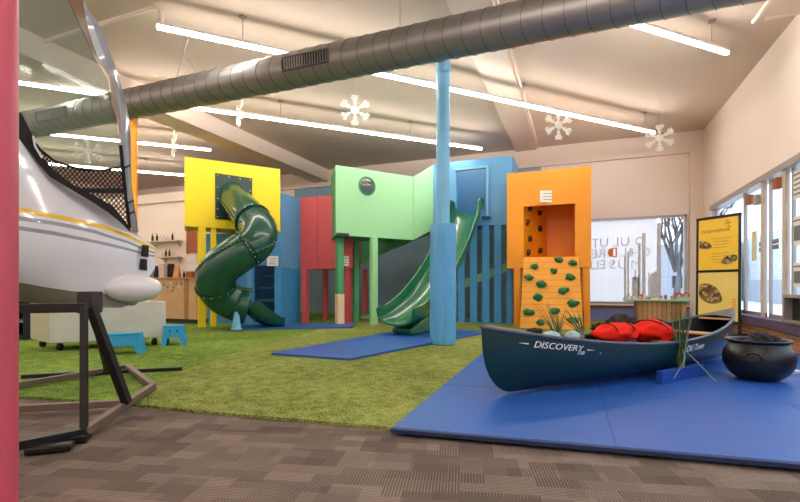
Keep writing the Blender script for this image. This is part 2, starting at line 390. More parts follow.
# back wall with its window
wl, wr = onY(560, 215, BY).x, onY(686.5, 215, BY).x
wt, wb = onY(687, 214.5, BY).z, onY(640, 304, BY).z
mb = MB(); mb.box(((LX+wl)/2, BY+TH/2, HC/2), (wl-LX, TH, HC)); mb.box(((RX+wr)/2, BY+TH/2, HC/2), (RX-wr, TH, HC))
mb.box(((wl+wr)/2, BY+TH/2, (HC+wt)/2), (wr-wl, TH, HC-wt)); mb.box(((wl+wr)/2, BY+TH/2, wb/2), (wr-wl, TH, wb))
struct('wall_back', mb, 'wall', loc=(0,0,0))
zp = onY(540, 165, BY).z; zbm = onY(689, 153.5, BY).z
xs1 = onY(541, 165, BY).x
struct('trim_1', MB().box(((LX+RX)/2, BY-.05, (HC+zbm)/2), (RX-LX, .1, HC-zbm)), 'beamp', loc=(0,0,0))      # head beam over the back wall
xp = onY(690, 200, BY-.1).x
struct('trim_2', MB().box(((xp+RX)/2, BY-.05, zbm/2), (RX-xp, .1, zbm)), 'beamp', loc=(0,0,0))               # corner pilaster
struct('trim_3', MB().box(((-9+xs1)/2, BY-.012, zp/2), (xs1+9, .024, zp)), 'slate', loc=(0,0,0))            # slate-blue painted zone behind the playhouses
struct('trim_4', MB().box(((xs1+xp)/2, BY-.03, .42), (xp-xs1, .06, .14)), 'walnut', loc=(0,0,0))
struct('trim_5', MB().box(((xs1+xp)/2, BY-.02, .17), (xp-xs1, .04, .34)), 'lav', loc=(0,0,0))
# back window
wf = MB()
for x in (wl+.03, wr-.03): wf.box((x, BY-.01, (wt+wb)/2), (.06, .1, wt-wb))
for z in (wb+.025, wt-.03): wf.box(((wl+wr)/2, BY-.01, z), (wr-wl, .1, .06))
win1 = struct('window_1', wf, 'alu', loc=(wl, BY, wb))
MB().box(((wl+wr)/2, BY+.04, (wt+wb)/2), (wr-wl, .008, wt-wb)).build('window_pane', 'glass', win1)
MB().box(((wl+wr)/2, BY-.09, wb-.02), (wr-wl+.1, .12, .04)).build('window_sill', 'beamp', win1)
xc = onY(657, 250, BY).x
fl = MB().box(((wl+xc)/2, BY+.028, (wt+wb)/2), (xc-wl, .004, wt-wb)); fl.box((xc+.35, BY+.028, wb+.03), (.02, .004, .02))
film = fl.build('frosted_film', 'frost', win1)
dc = MB()
for x0, x1, y0, y1 in ((624,626.3,257,298),(627.2,629,252,298),(638,640.6,243,298),(642,645.6,233,299),(657,661,223,301),(632,639,277,297),(634.5,636,270,280),(648,649.2,272,298),(652,653,279,296)):
    a, b = onY(x0, y1, BY+.02), onY(x1, y0, BY+.02); dc.box(((a.x+b.x)/2, BY+.022, (a.z+b.z)/2), (b.x-a.x, .004, b.z-a.z))
decal_poly(dc, [onY(649.5,298,BY+.022), onY(657,298,BY+.022), onY(657,270,BY+.022), onY(649.5,275,BY+.022)], Vector((0,-1,0)))
a, b = onY(624, 303, BY), onY(661, 296, BY); dc.box(((a.x+b.x)/2, BY+.022, (a.z+b.z)/2), (b.x-a.x, .0035, b.z-a.z))
dc.build('skyline_decal', 'deco', win1)
lt = MB(); ol = MB(); RL = Vector((-1,0,0))
for ch, x, y in [('D',640,241.5),('U',625,242),('L',616,242.5),('U',604,243),('T',595.5,243.5),('H',586,244),('C',646,252.5),('H',635.5,253),('I',630,253),('L',624,253),('R',602,254),('E',594.5,254.5),('N',586,255),
                 ('M',636,264.5),('U',622.5,265),('S',612.5,265),('E',602.5,265),('U',594.5,266)]:
    put_text(lt, ch, .33, onY(x, y, BY+.018), RL, UP, extrude=.0015)
put_text(ol, 'D', .36, onY(612.5, 253, BY+.018), RL, UP, extrude=.0015)
c = onY(611.5, 253, BY+.017); ol.box((c.x-.01, c.y, c.z), (.1, .003, .2))
lt.build('lettering', 'letters', win1); ol.build('orange_letter', 'oletter', win1)

# right wall : brick base, purple sill band, storefront, cream wall above
HT = 2.72; SB, ST = .27, .42; YN = -4.0
struct('wall_right', MB().box((RX+TH/2, (FY+BY)/2, (HC+HT)/2), (TH, BY-FY, HC-HT)).box((RX+TH/2, (onX(712,250,RX).y+BY)/2, HT/2), (TH, BY-onX(712,250,RX).y, HT)).box((RX+TH/2, (FY+YN)/2, HT/2), (TH, YN-FY, HT)), 'wall', loc=(0,0,0))
Y0 = onX(712, 250, RX).y
struct('wall_right_base', MB().box((RX+TH/2, (YN+Y0)/2, SB/2), (TH, Y0-YN, SB)), 'brick', loc=(0,0,0))
struct('trim_6', MB().box((RX+.02, (YN+Y0)/2, (SB+ST)/2), (.26, Y0-YN, ST-SB)), 'purple', bevel=.01, loc=(0,0,0))
struct('trim_7', MB().box((RX+.05, (YN+Y0)/2, HT-.02), (.2, Y0-YN, .1)), 'alu', loc=(0,0,0))
yv = lambda x: onX(x, 250, RX).y
def storefront(name, ya, yb, z0=ST, frame='alu', wid=.06, par=None):
    m_ = MB()
    for y in (ya, yb): m_.box((RX+.07, y+(wid/2 if y == ya else -wid/2), (z0+HT)/2), (.035, wid, HT-z0))
    for z in (z0+wid/2, HT-wid/2): m_.box((RX+.07, (ya+yb)/2, z), (.035, abs(yb-ya), wid))
    o = struct(name, m_, frame, loc=(RX, ya, z0))
    MB().box((RX+.07, (ya+yb)/2, (z0+HT)/2), (.01, abs(yb-ya)-2*wid, HT-z0-2*wid)).build('window_pane' if 'window' in name else 'door_pane', 'glass', o)
    return o
storefront('window_2', yv(741), Y0)
d1 = storefront('door_1', yv(761), yv(741), frame='alu')
MB().box((RX+.0, (yv(761)+yv(765))/2, (ST+HT)/2), (.035, .1, HT-ST)).build('door_post', 'alubr', d1)
d2 = storefront('door_2', yv(783), yv(765), frame='alu')
MB().box((RX+.0, (yv(783)+yv(787))/2, (ST+HT)/2), (.035, .1, HT-ST)).build('door_post', 'alubr', d2)
for d, x in ((d1, 748), (d1, 756), (d2, 776)):
    c = onX(x, 200 if x < 760 else 183.5, RX-.05); MB().box((RX-.03, c.y, c.z), (.09, .16, .17)).build('door_closer', 'walnut' if x != 756 else 'alu', d, bevel=.01)
for d, x in ((d1, 758.5), (d2, 772)):
    for y in (244 if x < 760 else 241.5, 249.5 if x < 760 else 247):
        c = onX(x, y, RX+.01); MB().box((RX+.055, c.y, c.z), (.01, .22, .07)).build('door_notice', 'ink', d)
c = onX(751, 246, RX+.01); tag(MB().box((RX+.06, c.y, c.z), (.006, .24, .52)).build('paper_notice', 'paper'), 'tall blank white paper sheet taped inside the glass door', 'paper')
storefront('window_3', 4.6, yv(787)); storefront('window_4', 1.7, 4.6); storefront('window_5', -1.2, 1.7); storefront('window_6', YN, -1.2)
# printed sheets on the near window
for i, (y, z, h, lb) in enumerate(((250, 0, .5, 'see'),)):
    pass
for px, py, hh, lbl in ((797, 184, .42, 'upper white printed sheet with small text on the storefront window'), (797, 231, .42, 'middle white printed sheet with grey picture on the storefront window'), (797, 275, .34, 'lower white printed sheet with grey picture on the storefront window')):
    c = onX(px, py, RX+.05); t = thing('window_sheet', lbl, 'sign', (RX+.05, c.y, c.z-hh/2), 'printed sheets on the storefront window')
    MB().box((RX+.055, c.y, c.z), (.004, .36, hh)).build('sheet', 'paper', t)
    k = MB()
    if py < 200:
        for j in range(5): k.box((RX+.05, c.y+random.uniform(-.02,.02), c.z+.14-j*.07), (.003, .26-.03*(j%3), .022))
    else: k.box((RX+.05, c.y, c.z-.03), (.003, .2, hh*.5)); k.box((RX+.05, c.y, c.z+hh*.36), (.003, .24, .02))
    k.build('print', 'ink', t)
# dark screen box on the sill
a = onX(784, 313, RX-.12); t = thing('display_box', 'dark open display box in a grey frame on the purple window sill', 'box', (RX-.1, a.y-.45, ST))
f_ = MB(); Z0, Z1 = ST, ST+.4
yy0, yy1 = a.y-1.0, a.y
f_.box((RX-.07, (yy0+yy1)/2, Z1-.025), (.14, yy1-yy0, .05)); f_.box((RX-.07, (yy0+yy1)/2, Z0+.02), (.14, yy1-yy0, .04))
for y in (yy0+.03, yy1-.03): f_.box((RX-.07, y, (Z0+Z1)/2), (.14, .06, Z1-Z0-.06))
f_.build('frame', 'alu', t, bevel=.005)
MB().box((RX-.03, (yy0+yy1)/2, (Z0+Z1)/2), (.03, yy1-yy0-.1, Z1-Z0-.08)).build('screen', 'dark', t)

# interior partition at the left rear (its top carries a tan band)
PX1 = -8.9
zt1 = EYE+82/F*(PY/ray(160).y); zt2 = EYE+91/F*(PY/ray(160).y)
struct('wall_partition', MB().box(((LX+PX1)/2, PY+.06, zt1/2), (PX1-LX, .12, zt1)), 'wall', loc=(0,0,0))
struct('trim_8', MB().box(((LX+PX1)/2, PY+.04, (zt1+zt2)/2), (PX1-LX, .2, zt2-zt1)), 'beamp', loc=(0,0,0))
struct('trim_9', MB().box((-7.9, BY/2+1, HC-.19), (.57, BY-2-.0, .38)), 'beamp', loc=(0,0,0))                # left ceiling beam
struct('trim_10', MB().box((-1.33, BY/2, HC-.03), (.56, BY-.2, .06)), 'beamp', loc=(0,0,0))                   # shallow ceiling beam
# outside : snowy ground, white block building, far buildings, tree
struct('ground_outside', MB().box((0, 40, -.36), (160, 160, .1)), 'snow', loc=(0,0,-.4))
b_ = thing('building_outside', 'long white block building across the street beyond the glass doors', 'building', (12, 6, -.3))
MB().box((14.5, 25, 2.2), (4, 76, 5.0)).build('facade', 'outb', b_)
MB().box((12.4, 25, .5), (.2, 76, 1.6)).build('plinth', 'outc', b_)
b_ = thing('building_far', 'grey snowy building beyond the bare tree outside', 'building', (9, 44, -.3))
m_ = MB(); m_.box((6, 46, 2.0), (12, 6, 4.6)); m_.box((-4, 47, 1.2), (7, 6, 3.0)); m_.build('facade', 'outc', b_)
for i in range(7):
    for j in range(2): MB().box((1.2+i*1.6, 42.97, 1.2+j*1.7), (.7, .06, 1.0)).build('window', 'kick', b_)
MB().box((6, 46, 4.4), (12.4, 6.4, .25)).build('snow_cap', 'snow', b_)
# bare tree
tp = P(676, 310, 22); tp.z = -.3
t = thing('bare_tree', 'dark leafless tree standing in snow outside the back window', 'tree', tp)
m_ = MB(); rnd = random.Random(5)
def branch(p, d, L, r, lv):
    pts = [p]; q = p; dd = d.copy()
    for i in range(4):
        dd = (dd+Vector((rnd.uniform(-.13,.13), rnd.uniform(-.13,.13), .05))).normalized(); q = q+dd*L/4; pts.append(q)
    m_.tube(pts, [r*(1-.13*i) for i in range(5)], 5, True)
    if lv:
        for i in range(4 if lv > 1 else 3):
            a = rnd.uniform(0, 6.28); nd = (dd+Vector((math.cos(a), math.sin(a), .35))*.75).normalized()
            branch(pts[rnd.choice((2,3,4))], nd, L*rnd.uniform(.55,.75), r*.5, lv-1)
branch(Vector(tp), Vector((.02,0,1)), 2.2, .2, 0)
for k in range(5):
    a = k*1.3; branch(Vector(tp)+Vector((0,0,1.9)), Vector((math.cos(a)*.45, math.sin(a)*.45, 1)).normalized(), 2.2, .11, 3)
m_.build('trunk_and_branches', 'bark', t)

# ================================================================== FLOOR COVERINGS
e1 = [G(-120,392,.0), G(19,398), G(120,405.5), G(200,413.5), G(300,422), G(395,430.5)]
e1 = [flat(p) for p in e1]
q1 = flat(G(148,384)); q2 = flat(G(250,349)); q3 = flat(G(290,338))
def slab(pts, z0, z1): return MB().prism([flat(p, z0) for p in pts], [flat(p, z1) for p in pts])
far = BY-.1
slabA = [flat((-16.8, 2.4)), e1[1], e1[2]+Vector((.25,.03,0)), q1, q2, q3, flat((-6.2, far)), flat((-8.85, far)), flat((-8.85, 9.22)), flat((-16.8, 9.22))]
tag(slab(slabA, .001, .022).build('artificial_turf', 'turf2'), 'bright green turf carpet under the boat stand and the cyan step stools', 'artificial turf')
slabB = [e1[2]+Vector((.26,.03,0)), e1[3], e1[4], e1[5], flat((2.7, 3.5)), flat((2.7, far)), flat((-6.19, far)), q3+Vector((.01,0,0)), q2+Vector((.01,0,0)), q1+Vector((.01,0,0))]
tag(slab(slabB, .001, .022).build('artificial_turf', 'turf'), 'olive green turf carpet spread in front of the playhouses up to the brown carpet', 'artificial turf')
def foam_mat(corners, label, z0=.023, th=.03, nx=1, ny=1, inter=False):
    t = thing('foam_mat', label, 'floor mat', flat(corners[0], z0), None)
    slab(corners, z0, z0+th).build('mat', 'matblue', t, bevel=.006)
    return t
# big mat under the canoe
cA, cB = G(392,427,.05), G(800,462,.05)
dv = (flat(cB)-flat(cA)).normalized(); Lm = (2.66-cA.x)/dv.x
cB2 = flat(cA)+dv*Lm; bk = flat(G(483,356))
A0 = flat(cA); dl = (bk-A0); dn = dl.normalized(); Dm = 4.35
A3 = A0+dn*Dm; B3 = flat((2.66, A3.y+.35))
t = thing('foam_mat', 'large royal blue interlocking floor mat under the canoe and the cauldron', 'floor mat', flat(A0, .023))
MB().prism([flat(p, .023) for p in (A0, cB2, B3, A3)], [flat(p, .05) for p in (A0, cB2, B3, A3)]).build('mat', 'matblue', t, bevel=.004)
MB().bar(flat(A0-dn*.012, .034), flat(cB2-dn*.012, .034), .03, .024).build('mat_edge', 'matedge', t)
sm = MB()
def zig(a, b):
    d = (b-a); L = d.length; d.normalize(); n = Vector((-d.y, d.x, 0)); k = int(L/.035); pts = []
    for i in range(k+1): pts.append(a+d*(L*i/k)+n*(.006 if i % 2 else -.006))
    for p, q in zip(pts, pts[1:]): sm.bar(flat(p, .0505), flat(q, .0505), .0035, .002)
for f1 in (.345, .69): zig(A0+dv*Lm*f1, A3+(B3-A3)*f1)
for f2 in (.3, .6): zig(A0+dn*Dm*f2, cB2+(B3-cB2)*f2)
sm.build('jigsaw_seam', 'matseam', t)
# mat below the wave slide
c4 = [G(271,356.5), G(350,362.5), G(487,334.5), G(420,329)]
foam_mat([flat(p) for p in c4], 'royal blue rectangular mat under the foot of the wave slide')
c4 = [G(228,331.5), G(352,329.2), G(356,325), G(232,326.5)]
foam_mat([flat(p) for p in c4], 'narrow blue mat under the tube slide exit by the red playhouse')
# pale pipe at the mat's right end
tag(MB().box((2.2, G(790,378.5).y, .07), (1.0, .05, .04)).build('floor_rail', 'toyw', bevel=.01), 'short white rail lying on the blue mat behind the cauldron', 'rail')

# ================================================================== DUCT, PIPES, LIGHTS
DY, DZ, DR = 5.0*1.05, EYE+2.81*1.05, .231
t = thing('air_duct', 'long grey spiral metal air duct running across under the ceiling', 'duct', (-6, DY, DZ-DR))
ax = lambda x, r, n=40: [Vector((x, DY+r*math.cos(a), DZ+r*math.sin(a))) for a in [2*math.pi*k/n for k in range(n)]]
xs = LX+.05; MB().loft([ax(LX+.02, DR), ax(RX-.02, DR)], True, True).build('duct_pipe', 'steel', t, smooth=50)
x = -9.5; k_ = 0; sm = MB()
while x < RX-.1:
    tilt = .1
    ring = []
    for k in range(33):
        a = 2*math.pi*k/32; ring.append(Vector((x+tilt*math.sin(a+1.2), DY+(DR+.001)*math.cos(a), DZ+(DR+.001)*math.sin(a))))
    sm.tube(ring, .0045, 4, False); x += .22
sm.build('duct_seam', 'seam', t)
def duct_vent(pl, pr, dark='dark'):
    x0 = (DY-DR)/ray(pl).y*ray(pl).x; x1 = (DY-DR)/ray(pr).y*ray(pr).x
    a0 = math.radians(187)
    yc, zc = DY+DR*math.cos(a0)*1.0, DZ+DR*math.sin(a0)
    v = MB()
    for aa in (166, 204):
        a = math.radians(aa); v.bar((x0, DY+(DR+.012)*math.cos(a), DZ+(DR+.012)*math.sin(a)), (x1, DY+(DR+.012)*math.cos(a), DZ+(DR+.012)*math.sin(a)), .016, .02)
    for xx in (x0, x1):
        v.tube([(xx, DY+(DR+.01)*math.cos(math.radians(a)), DZ+(DR+.01)*math.sin(math.radians(a))) for a in range(166, 205, 6)], .011, 5)
    o = v.build('vent', 'seam', t)
    g = MB(); rows = [[Vector((xx, DY+(DR+.003)*math.cos(math.radians(a)), DZ+(DR+.003)*math.sin(math.radians(a)))) for a in range(167, 204, 4)] for xx in (x0, x1)]
    g.loft(rows, False, False).build('vent_opening', dark, o, solid=.002)
    lv = MB(); n = 18
    for i in range(1, n):
        xx = x0+(x1-x0)*i/n; lv.bar((xx, DY+(DR+.012)*math.cos(math.radians(168)), DZ+(DR+.012)*math.sin(math.radians(168))), (xx, DY+(DR+.012)*math.cos(math.radians(202)), DZ+(DR+.012)*math.sin(math.radians(202))), .009 if i > n*.45 else .02, .006)
    lv.build('louvre', 'steel', o)
duct_vent(282, 328); duct_vent(36, 66, 'seam')
for px in (188, 400, 560, 700):
    x_ = DY/ray(px).y*ray(px).x
    MB().tube([(x_-.25 if px == 188 else x_, DY, DZ+DR-.01), (x_, DY, HC-.002)], .006, 5).build('duct_hanger', 'alu', t)
    if px == 188: MB().tube([(x_+.2, DY, DZ+DR-.01), (x_, DY, HC-.3)], .006, 5).build('duct_hanger', 'alu', t)

def ceiling_pipe(pts, r, label): return tag(MB().tube(pts, r, 8).build('ceiling_conduit', 'beamp', smooth=60), label, 'conduit', None)
cy = 4.45
x_end = P(152, -8, zh(HC-.05, -8)).x
pe = P(158, 10, zh(HC-.1, 2)); 
ceiling_pipe([(-13, cy, HC-.04), (-5.9, cy, HC-.04), (-5.35, cy, HC-.04), (-5.2, cy-.02, HC-.09), (-5.15, cy-.02, HC-.16), (-5.15, cy-.02, HC-.39)], .028, 'grey conduit pipe along the upper left ceiling bending down to the lamp')
ceiling_pipe([(-.98, 2, HC-.09), (-.98, 12.15, HC-.09)], .022, 'thin straight conduit on the ceiling beside the shallow beam')
ceiling_pipe([onX(753.5,22,2.2), (2.45, 4.6, HC-.06)], .03, 'slanted ceiling pipe in the upper right corner')
ceiling_pipe([onX(765,19,2.2), (2.8, onX(765,19,2.2).y, onX(765,19,2.2).z)], .02, 'short level pipe fixed to the right wall near the ceiling')

HL = EYE+3.2*1.05
def XY(px, py): p = P(px, py, zh(HL, py)); return Vector((p.x, p.y))
def tube_light(a, b, label, rods=(.2, .8), g='ceiling tube lamps'):
    d = (b-a); L = d.length; n = d.normalized(); c = (a+b)/2
    t = thing('tube_lamp', label, 'lamp', (c.x, c.y, HL), g)
    A3, B3 = Vector((a.x, a.y, HL+.065)), Vector((b.x, b.y, HL+.065))
    MB().bar(A3, B3, .05, .04).build('lamp_housing', 'toyw', t)
    n3 = Vector((n.x, n.y, 0))
    MB().bar(A3+n3*.01-UP*.05, B3-n3*.01-UP*.045, .052, .04).build('lamp_diffuser', 'tube', t, bevel=.01)
    for f in rods:
        p = A3.lerp(B3, f); r = MB().tube([p, (p.x, p.y, HC-.0)], .006, 5); r.box((p.x, p.y, HC-.012), (.08, .08, .024)); r.build('hanging_rod', 'alu', t)
    return t
A1, A2 = XY(156,28), XY(655,134); tube_light(A1, A2, 'long ceiling tube lamp that passes behind the duct and the blue column', (.11, .35, .62, .965))
B1, B2 = XY(-30,77), XY(482,150); tube_light(B1, B2, 'long ceiling tube lamp ending above the blue slide tower', (.2, .5, .8))
D1, D2 = XY(-20,128), XY(211,151); tube_light(D1, D2, 'ceiling tube lamp ending above the yellow playhouse', (.2, .62))
tube_light(XY(-30,158), XY(184,176), 'farthest ceiling tube lamp above the left rear partition', (.3, .8))
E1, E2 = XY(637,27), XY(728,55); n_ = (E2-E1).normalized(); tube_light(E2-n_*3.3, E2, 'short ceiling tube lamp at the upper right below the duct', (.5, .89))
off = [((-9.6,-.6),(-6.3,2.7)), ((-1.2,.9),(2.2,4.3)), ((-3.6,-2.8),(-.2,.6)), ((-8.5,-4.2),(-4.6,-.3)), ((-13.5,-4),(-9.5,0)), ((-.5,-3.9),(2.2,-1.2)), ((-16,1.5),(-13.2,4.3)), ((-16.5,-3.2),(-12.9,.4))]
offn = ['above the boat bow side','overhead to the right','directly above the viewer','behind the viewer to the left','far behind at the left','far behind near the window wall','along the left wall','in the rear left corner']
for i, (a, b) in enumerate(off): tube_light(Vector(a), Vector(b), 'ceiling tube lamp outside the picture, '+offn[i])

# snowflakes
def flake_mb(c, r, rx):
    m_ = MB(); R = Matrix.Rotation(rx, 3, 'Z'); th = .008*r/.28
    def seg(a0, r0, a1, r1, w):
        p = Vector((math.sin(a0)*r0, 0, math.cos(a0)*r0)); q = Vector((math.sin(a1)*r1, 0, math.cos(a1)*r1))
        m_.bar(c+R@p, c+R@q, th, w, up=(R@(Vector((0,1,0)).cross(q-p))).normalized() if (q-p).length else UP)
    for k in range(6):
        a = k*math.pi/3
        seg(a, 0, a, r*.95, .026*r/.28)
        for rr, ln, w in ((.36, .2, .016), (.54, .36, .022), (.72, .3, .022)):
            for s_ in (-1, 1):
                p = Vector((math.sin(a)*rr*r, 0, math.cos(a)*rr*r)); b = a+s_*math.radians(42)
                q = p+Vector((math.sin(b), 0, math.cos(b)))*ln*r
                d_ = (q-p); m_.bar(c+R@p, c+R@q, th, w*r/.28, up=(R@(Vector((0,1,0)).cross(d_))).normalized())
        # arrow-like tip
        p = Vector((math.sin(a), 0, math.cos(a))); sd = Vector((math.cos(a), 0, -math.sin(a)))
        pts = [p*r, p*r*.86+sd*r*.10, p*r*.7, p*r*.86-sd*r*.10]; n = R@Vector((0,1,0))
        m_.prism([c+R@x-n*th/2 for x in pts], [c+R@x+n*th/2 for x in pts])
        b = a+math.pi/6; seg(b, 0, b, r*.3, .018*r/.28)
    return m_
fl_ = [(355,110,16,8.2,0,'left of the blue column'), (558.5,125,15.5,8.6,.45,'above the orange tower, left of the lamp end'), (659.5,138,14,8.8,.05,'at the right end of the long lamp'),
       (88,151,13,9.6,.0,'behind the boat netting'), (239.5,112,15,9.0,1.25,'edge-on just under the duct'), (174,145,14.5,9.3,1.2,'edge-on above the yellow playhouse')]
for px, py, rp, z, tw, lb in fl_:
    c = P(px, py, z); r = rp*z/F; face = YAW+math.atan((px-400)/F)*-1+tw
    if tw > 1: face = math.atan2(c.y, c.x)+ (0.25 if px > 200 else .2)
    t = thing('snowflake_ornament', 'white glitter snowflake hanging '+lb, 'ornament', (c.x, c.y, c.z-r), 'hanging snowflakes')
    flake_mb(c, r, face).build('snowflake', 'snowf', t)
    MB().tube([c+UP*r*.95, (c.x, c.y, HC)], .002, 4).build('thread', 'thread', t)

# ================================================================== COLUMNS
cx = P(443, 347, F*EYE/(347-HZ)+.18); cxy = flat(cx)
hp = 1.9
t = thing('support_column', 'pale blue round column with a blue padded wrap in front of the wave slide', 'column', flat(cxy, 0))
CR = .105
m_ = MB(); m_.lathe([(CR, 0), (CR, HC)], flat(cxy), 32); m_.build('column_shaft', 'pale', t, smooth=40)
m_ = MB(); PR = .205; rnd = random.Random(3); prof = []
rings = []
for i in range(24):
    z = .03+(hp-.03)*i/23; ring = []
    for k in range(40):
        a = 2*math.pi*k/40
        rr = PR+.006*noise.noise(Vector((math.cos(a)*1.2, math.sin(a)*1.2, z*2.2+a*.9)))*2-(.012 if i in (0, 23) else 0)
        ring.append(flat(cxy)+Vector((math.cos(a)*rr, math.sin(a)*rr, z)))
    rings.append(ring)
rings.append([flat(cxy)+Vector((math.cos(2*math.pi*k/40)*(CR+.004), math.sin(2*math.pi*k/40)*(CR+.004), hp+.02)) for k in range(40)])
m_.loft(rings, True, False); pad = m_.build('column_padding', 'vinylb', t, smooth=50)
m_ = MB(); 
for ang in (3.9, 5.1): m_.tube([flat(cxy)+Vector((math.cos(ang+.12*math.sin(z*2))*(PR+.003), math.sin(ang+.12*math.sin(z*2))*(PR+.003), z)) for z in [.04+i*.2 for i in range(10)]], .005, 5)
m_.build('padding_seam', 'blue2', pad)
c = flat(cxy)+(EYEP-cxy).normalized()*.0; m_ = MB(); m_.lathe([(CR+.004, HC-.45), (CR+.012, HC-.44), (CR+.012, HC-.1), (CR+.004, HC-.09)], flat(cxy), 32); m_.build('column_collar', 'pale', t, smooth=40)
cg = flat((ray(133).x*cxy.y/ray(133).y, cxy.y))
t = thing('support_column', 'golden orange round column rising behind the boat mast', 'column', cg)
MB().lathe([(.085, 0), (.085, HC)], cg, 28).build('column_shaft', 'goldp', t, smooth=40)
cp = P(-13, 300, 1.85); cp = flat(cp)
t = thing('support_column', 'rose pink round column at the left edge, nearest to the viewer', 'column', cp)
m_ = MB(); m_.lathe([(.1, 0), (.1, HC)], cp, 40); m_.build('column_shaft', 'pink', t, smooth=40)

# ================================================================== PLAYHOUSES
def wedge_dir(A, B):
    d = (flat(B)-flat(A)).normalized(); n = Vector((d.y, -d.x, 0))
    if n.dot(flat(A)-flat(EYEP)) < 0: n = -n
    return d, n
def hpx(py, z): return EYE+(HZ-py)/F*z
# yellow
yA, yB = P(184.6, 300, 9.7), P(280.3, 300, 10.75)
d, n = wedge_dir(yA, yB); L = (flat(yB)-flat(yA)).length
zb, zt = hpx(226, 9.7), hpx(156.5, 9.7); dep = .95
t = thing('playhouse', 'raised yellow box playhouse that the tube slide starts from', 'playhouse', flat(yA, 0), None)
uc = P(233, 300, 10.2); u_ = (flat(uc)-flat(yA)).dot(d)
fw = MB(); panel(fw, yA, yB, zb, zt, .05, hole=(u_-.28, u_+.28, hpx(196,10.2)-.28, hpx(196,10.2)+.28)); fw.build('front_wall', 'yellow', t)
nrmY = n.copy(); n = (flat(P(184.9,300,10.7))-flat(yA)).normalized()
for P0 in (flat(yA), flat(yB)-d*.05):
    q = [P0+n*.05, P0+d*.05+n*.05, P0+d*.05+n*dep, P0+n*dep]; MB().prism([v+UP*zb for v in q], [v+UP*zt for v in q]).build('side_wall', 'yellow', t)
q = [flat(yA)+n*dep, flat(yB)+n*dep, flat(yB)+n*(dep+.04), flat(yA)+n*(dep+.04)]; MB().prism([v+UP*zb for v in q], [v+UP*zt for v in q]).build('rear_wall', 'yellow', t)
q = [flat(yA)+d*.05+n*.05, flat(yB)-d*.05+n*.05, flat(yB)-d*.05+n*dep, flat(yA)+d*.05+n*dep]; MB().prism([v+UP*(zb+.02) for v in q], [v+UP*(zb+.1) for v in q]).build('floor_deck', 'yellowd', t)
def post(par, c, w, z0, z1, m, rz): return MB().box((c.x, c.y, (z0+z1)/2), (w, w, z1-z0), rz).build('post', m, par, bevel=.008)
ry = math.atan2(d.y, d.x)
for c, w_ in ((P(201.8, 300, 9.95), .15), (P(213.3, 300, 10.1), .115), (P(278, 300, 10.9), .12)): post(t, flat(c), w_, .022, zb+.02, 'yellow', ry)
yellow = t
# blue shelter behind
bx = -6.55; by0, by1 = 8.95, 9.75
bC = P(281, 300, 10.75); bx, by0 = bC.x, bC.y
bL = P(206, 300, 11.05)
t = thing('playhouse', 'blue playhouse with an open doorway and inner steps behind the tube slide', 'playhouse', flat(bC, 0))
d2, n2 = wedge_dir(bL, bC); LL = (flat(bC)-flat(bL)).length
hu0 = (flat(P(254,300,10.87))-flat(bL)).dot(d2); hu1 = (flat(P(275,300,10.8))-flat(bL)).dot(d2)
ztl = zb-.02
wall = MB(); panel(wall, bL, bC, .022, ztl, .06, hole=(hu0, hu1, .03, 1.42)); wall.build('front_wall', 'blue', t)
lv = flat(bL)+d2*(hu0-.45)
MB().prism([lv+n2*-.004, lv+d2*.33+n2*-.004, lv+d2*.33+UP*1.42+n2*-.004, lv+UP*1.42+n2*-.004], [lv-n2*.001, lv+d2*.33-n2*.001, lv+d2*.33+UP*1.42-n2*.001, lv+UP*1.42-n2*.001])
pA = flat((bx, by0, 0)); pB = flat((bx, by1, 0))
hs = hpx(192.5, 10.75); zs = hpx(268, 10.75)
MB().prism([pA, pB, pB+Vector((-.07,0,0)), pA+Vector((-.07,.05,0))], [v+UP*zs for v in (pA, pB, pB+Vector((-.07,0,0)), pA+Vector((-.07,.05,0)))]).build('side_wall', 'blue', t)
MB().prism([v+UP*(zs+.012) for v in (pA, pB, pB+Vector((-.07,0,0)), pA+Vector((-.07,.05,0)))], [v+UP*hs for v in (pA, pB, pB+Vector((-.07,0,0)), pA+Vector((-.07,.05,0)))]).build('side_wall', 'blue2', t)
q = [flat(bL)+n2*.9, flat(bC)+n2*.6, flat(bC)+n2*.66, flat(bL)+n2*.96]; MB().prism(q, [v+UP*ztl for v in q]).build('rear_wall', 'treads', t)
for i in range(4):
    p = flat(bL)+d2*(hu0-.02)+n2*(.1+i*.1); q = [p, p+d2*(hu1-hu0+.02), p+d2*(hu1-hu0+.02)+n2*.14, p+n2*.14]; z = .3+i*.3
    MB().prism([v+UP*(z-.05) for v in q], [v+UP*z for v in q]).build('step', 'treads', t)
# jambs beside doorway
for u in (hu0-.17,):
    p = flat(bL)+d2*u-n2*.03; q = [p, p+d2*.13, p+d2*.13+n2*.03, p+n2*.03]; MB().prism([v+UP*.03 for v in q], [v+UP*1.46 for v in q]).build('door_jamb', 'blue2', t)
blue = t
def paper(px0, px1, py0, py1, z, label, nrm=None, rows=3):
    a, b, c_, d_ = P(px0, py1, z), P(px1, py1, z), P(px1, py0, z), P(px0, py0, z)
    back = FW*.006; t = thing('paper_sign', label, 'sign', a, 'paper signs on the playhouses')
    MB().prism([a, b, c_, d_], [v+back for v in (a, b, c_, d_)]).build('sheet', 'paper', t)
    m_ = MB()
    for i in range(rows):
        y = py0+(py1-py0)*(.25+.5*i/(rows-1)); p, q = P(px0+(px1-px0)*.2, y, z-.003), P(px1-(px1-px0)*(.2+.1*(i % 2)), y, z-.003); m_.bar(p, q, .002, .012)
    m_.build('print', 'ink', t); return t
paper(267, 278.3, 256, 266, 10.7, 'small white paper sign on the blue playhouse beside its doorway')
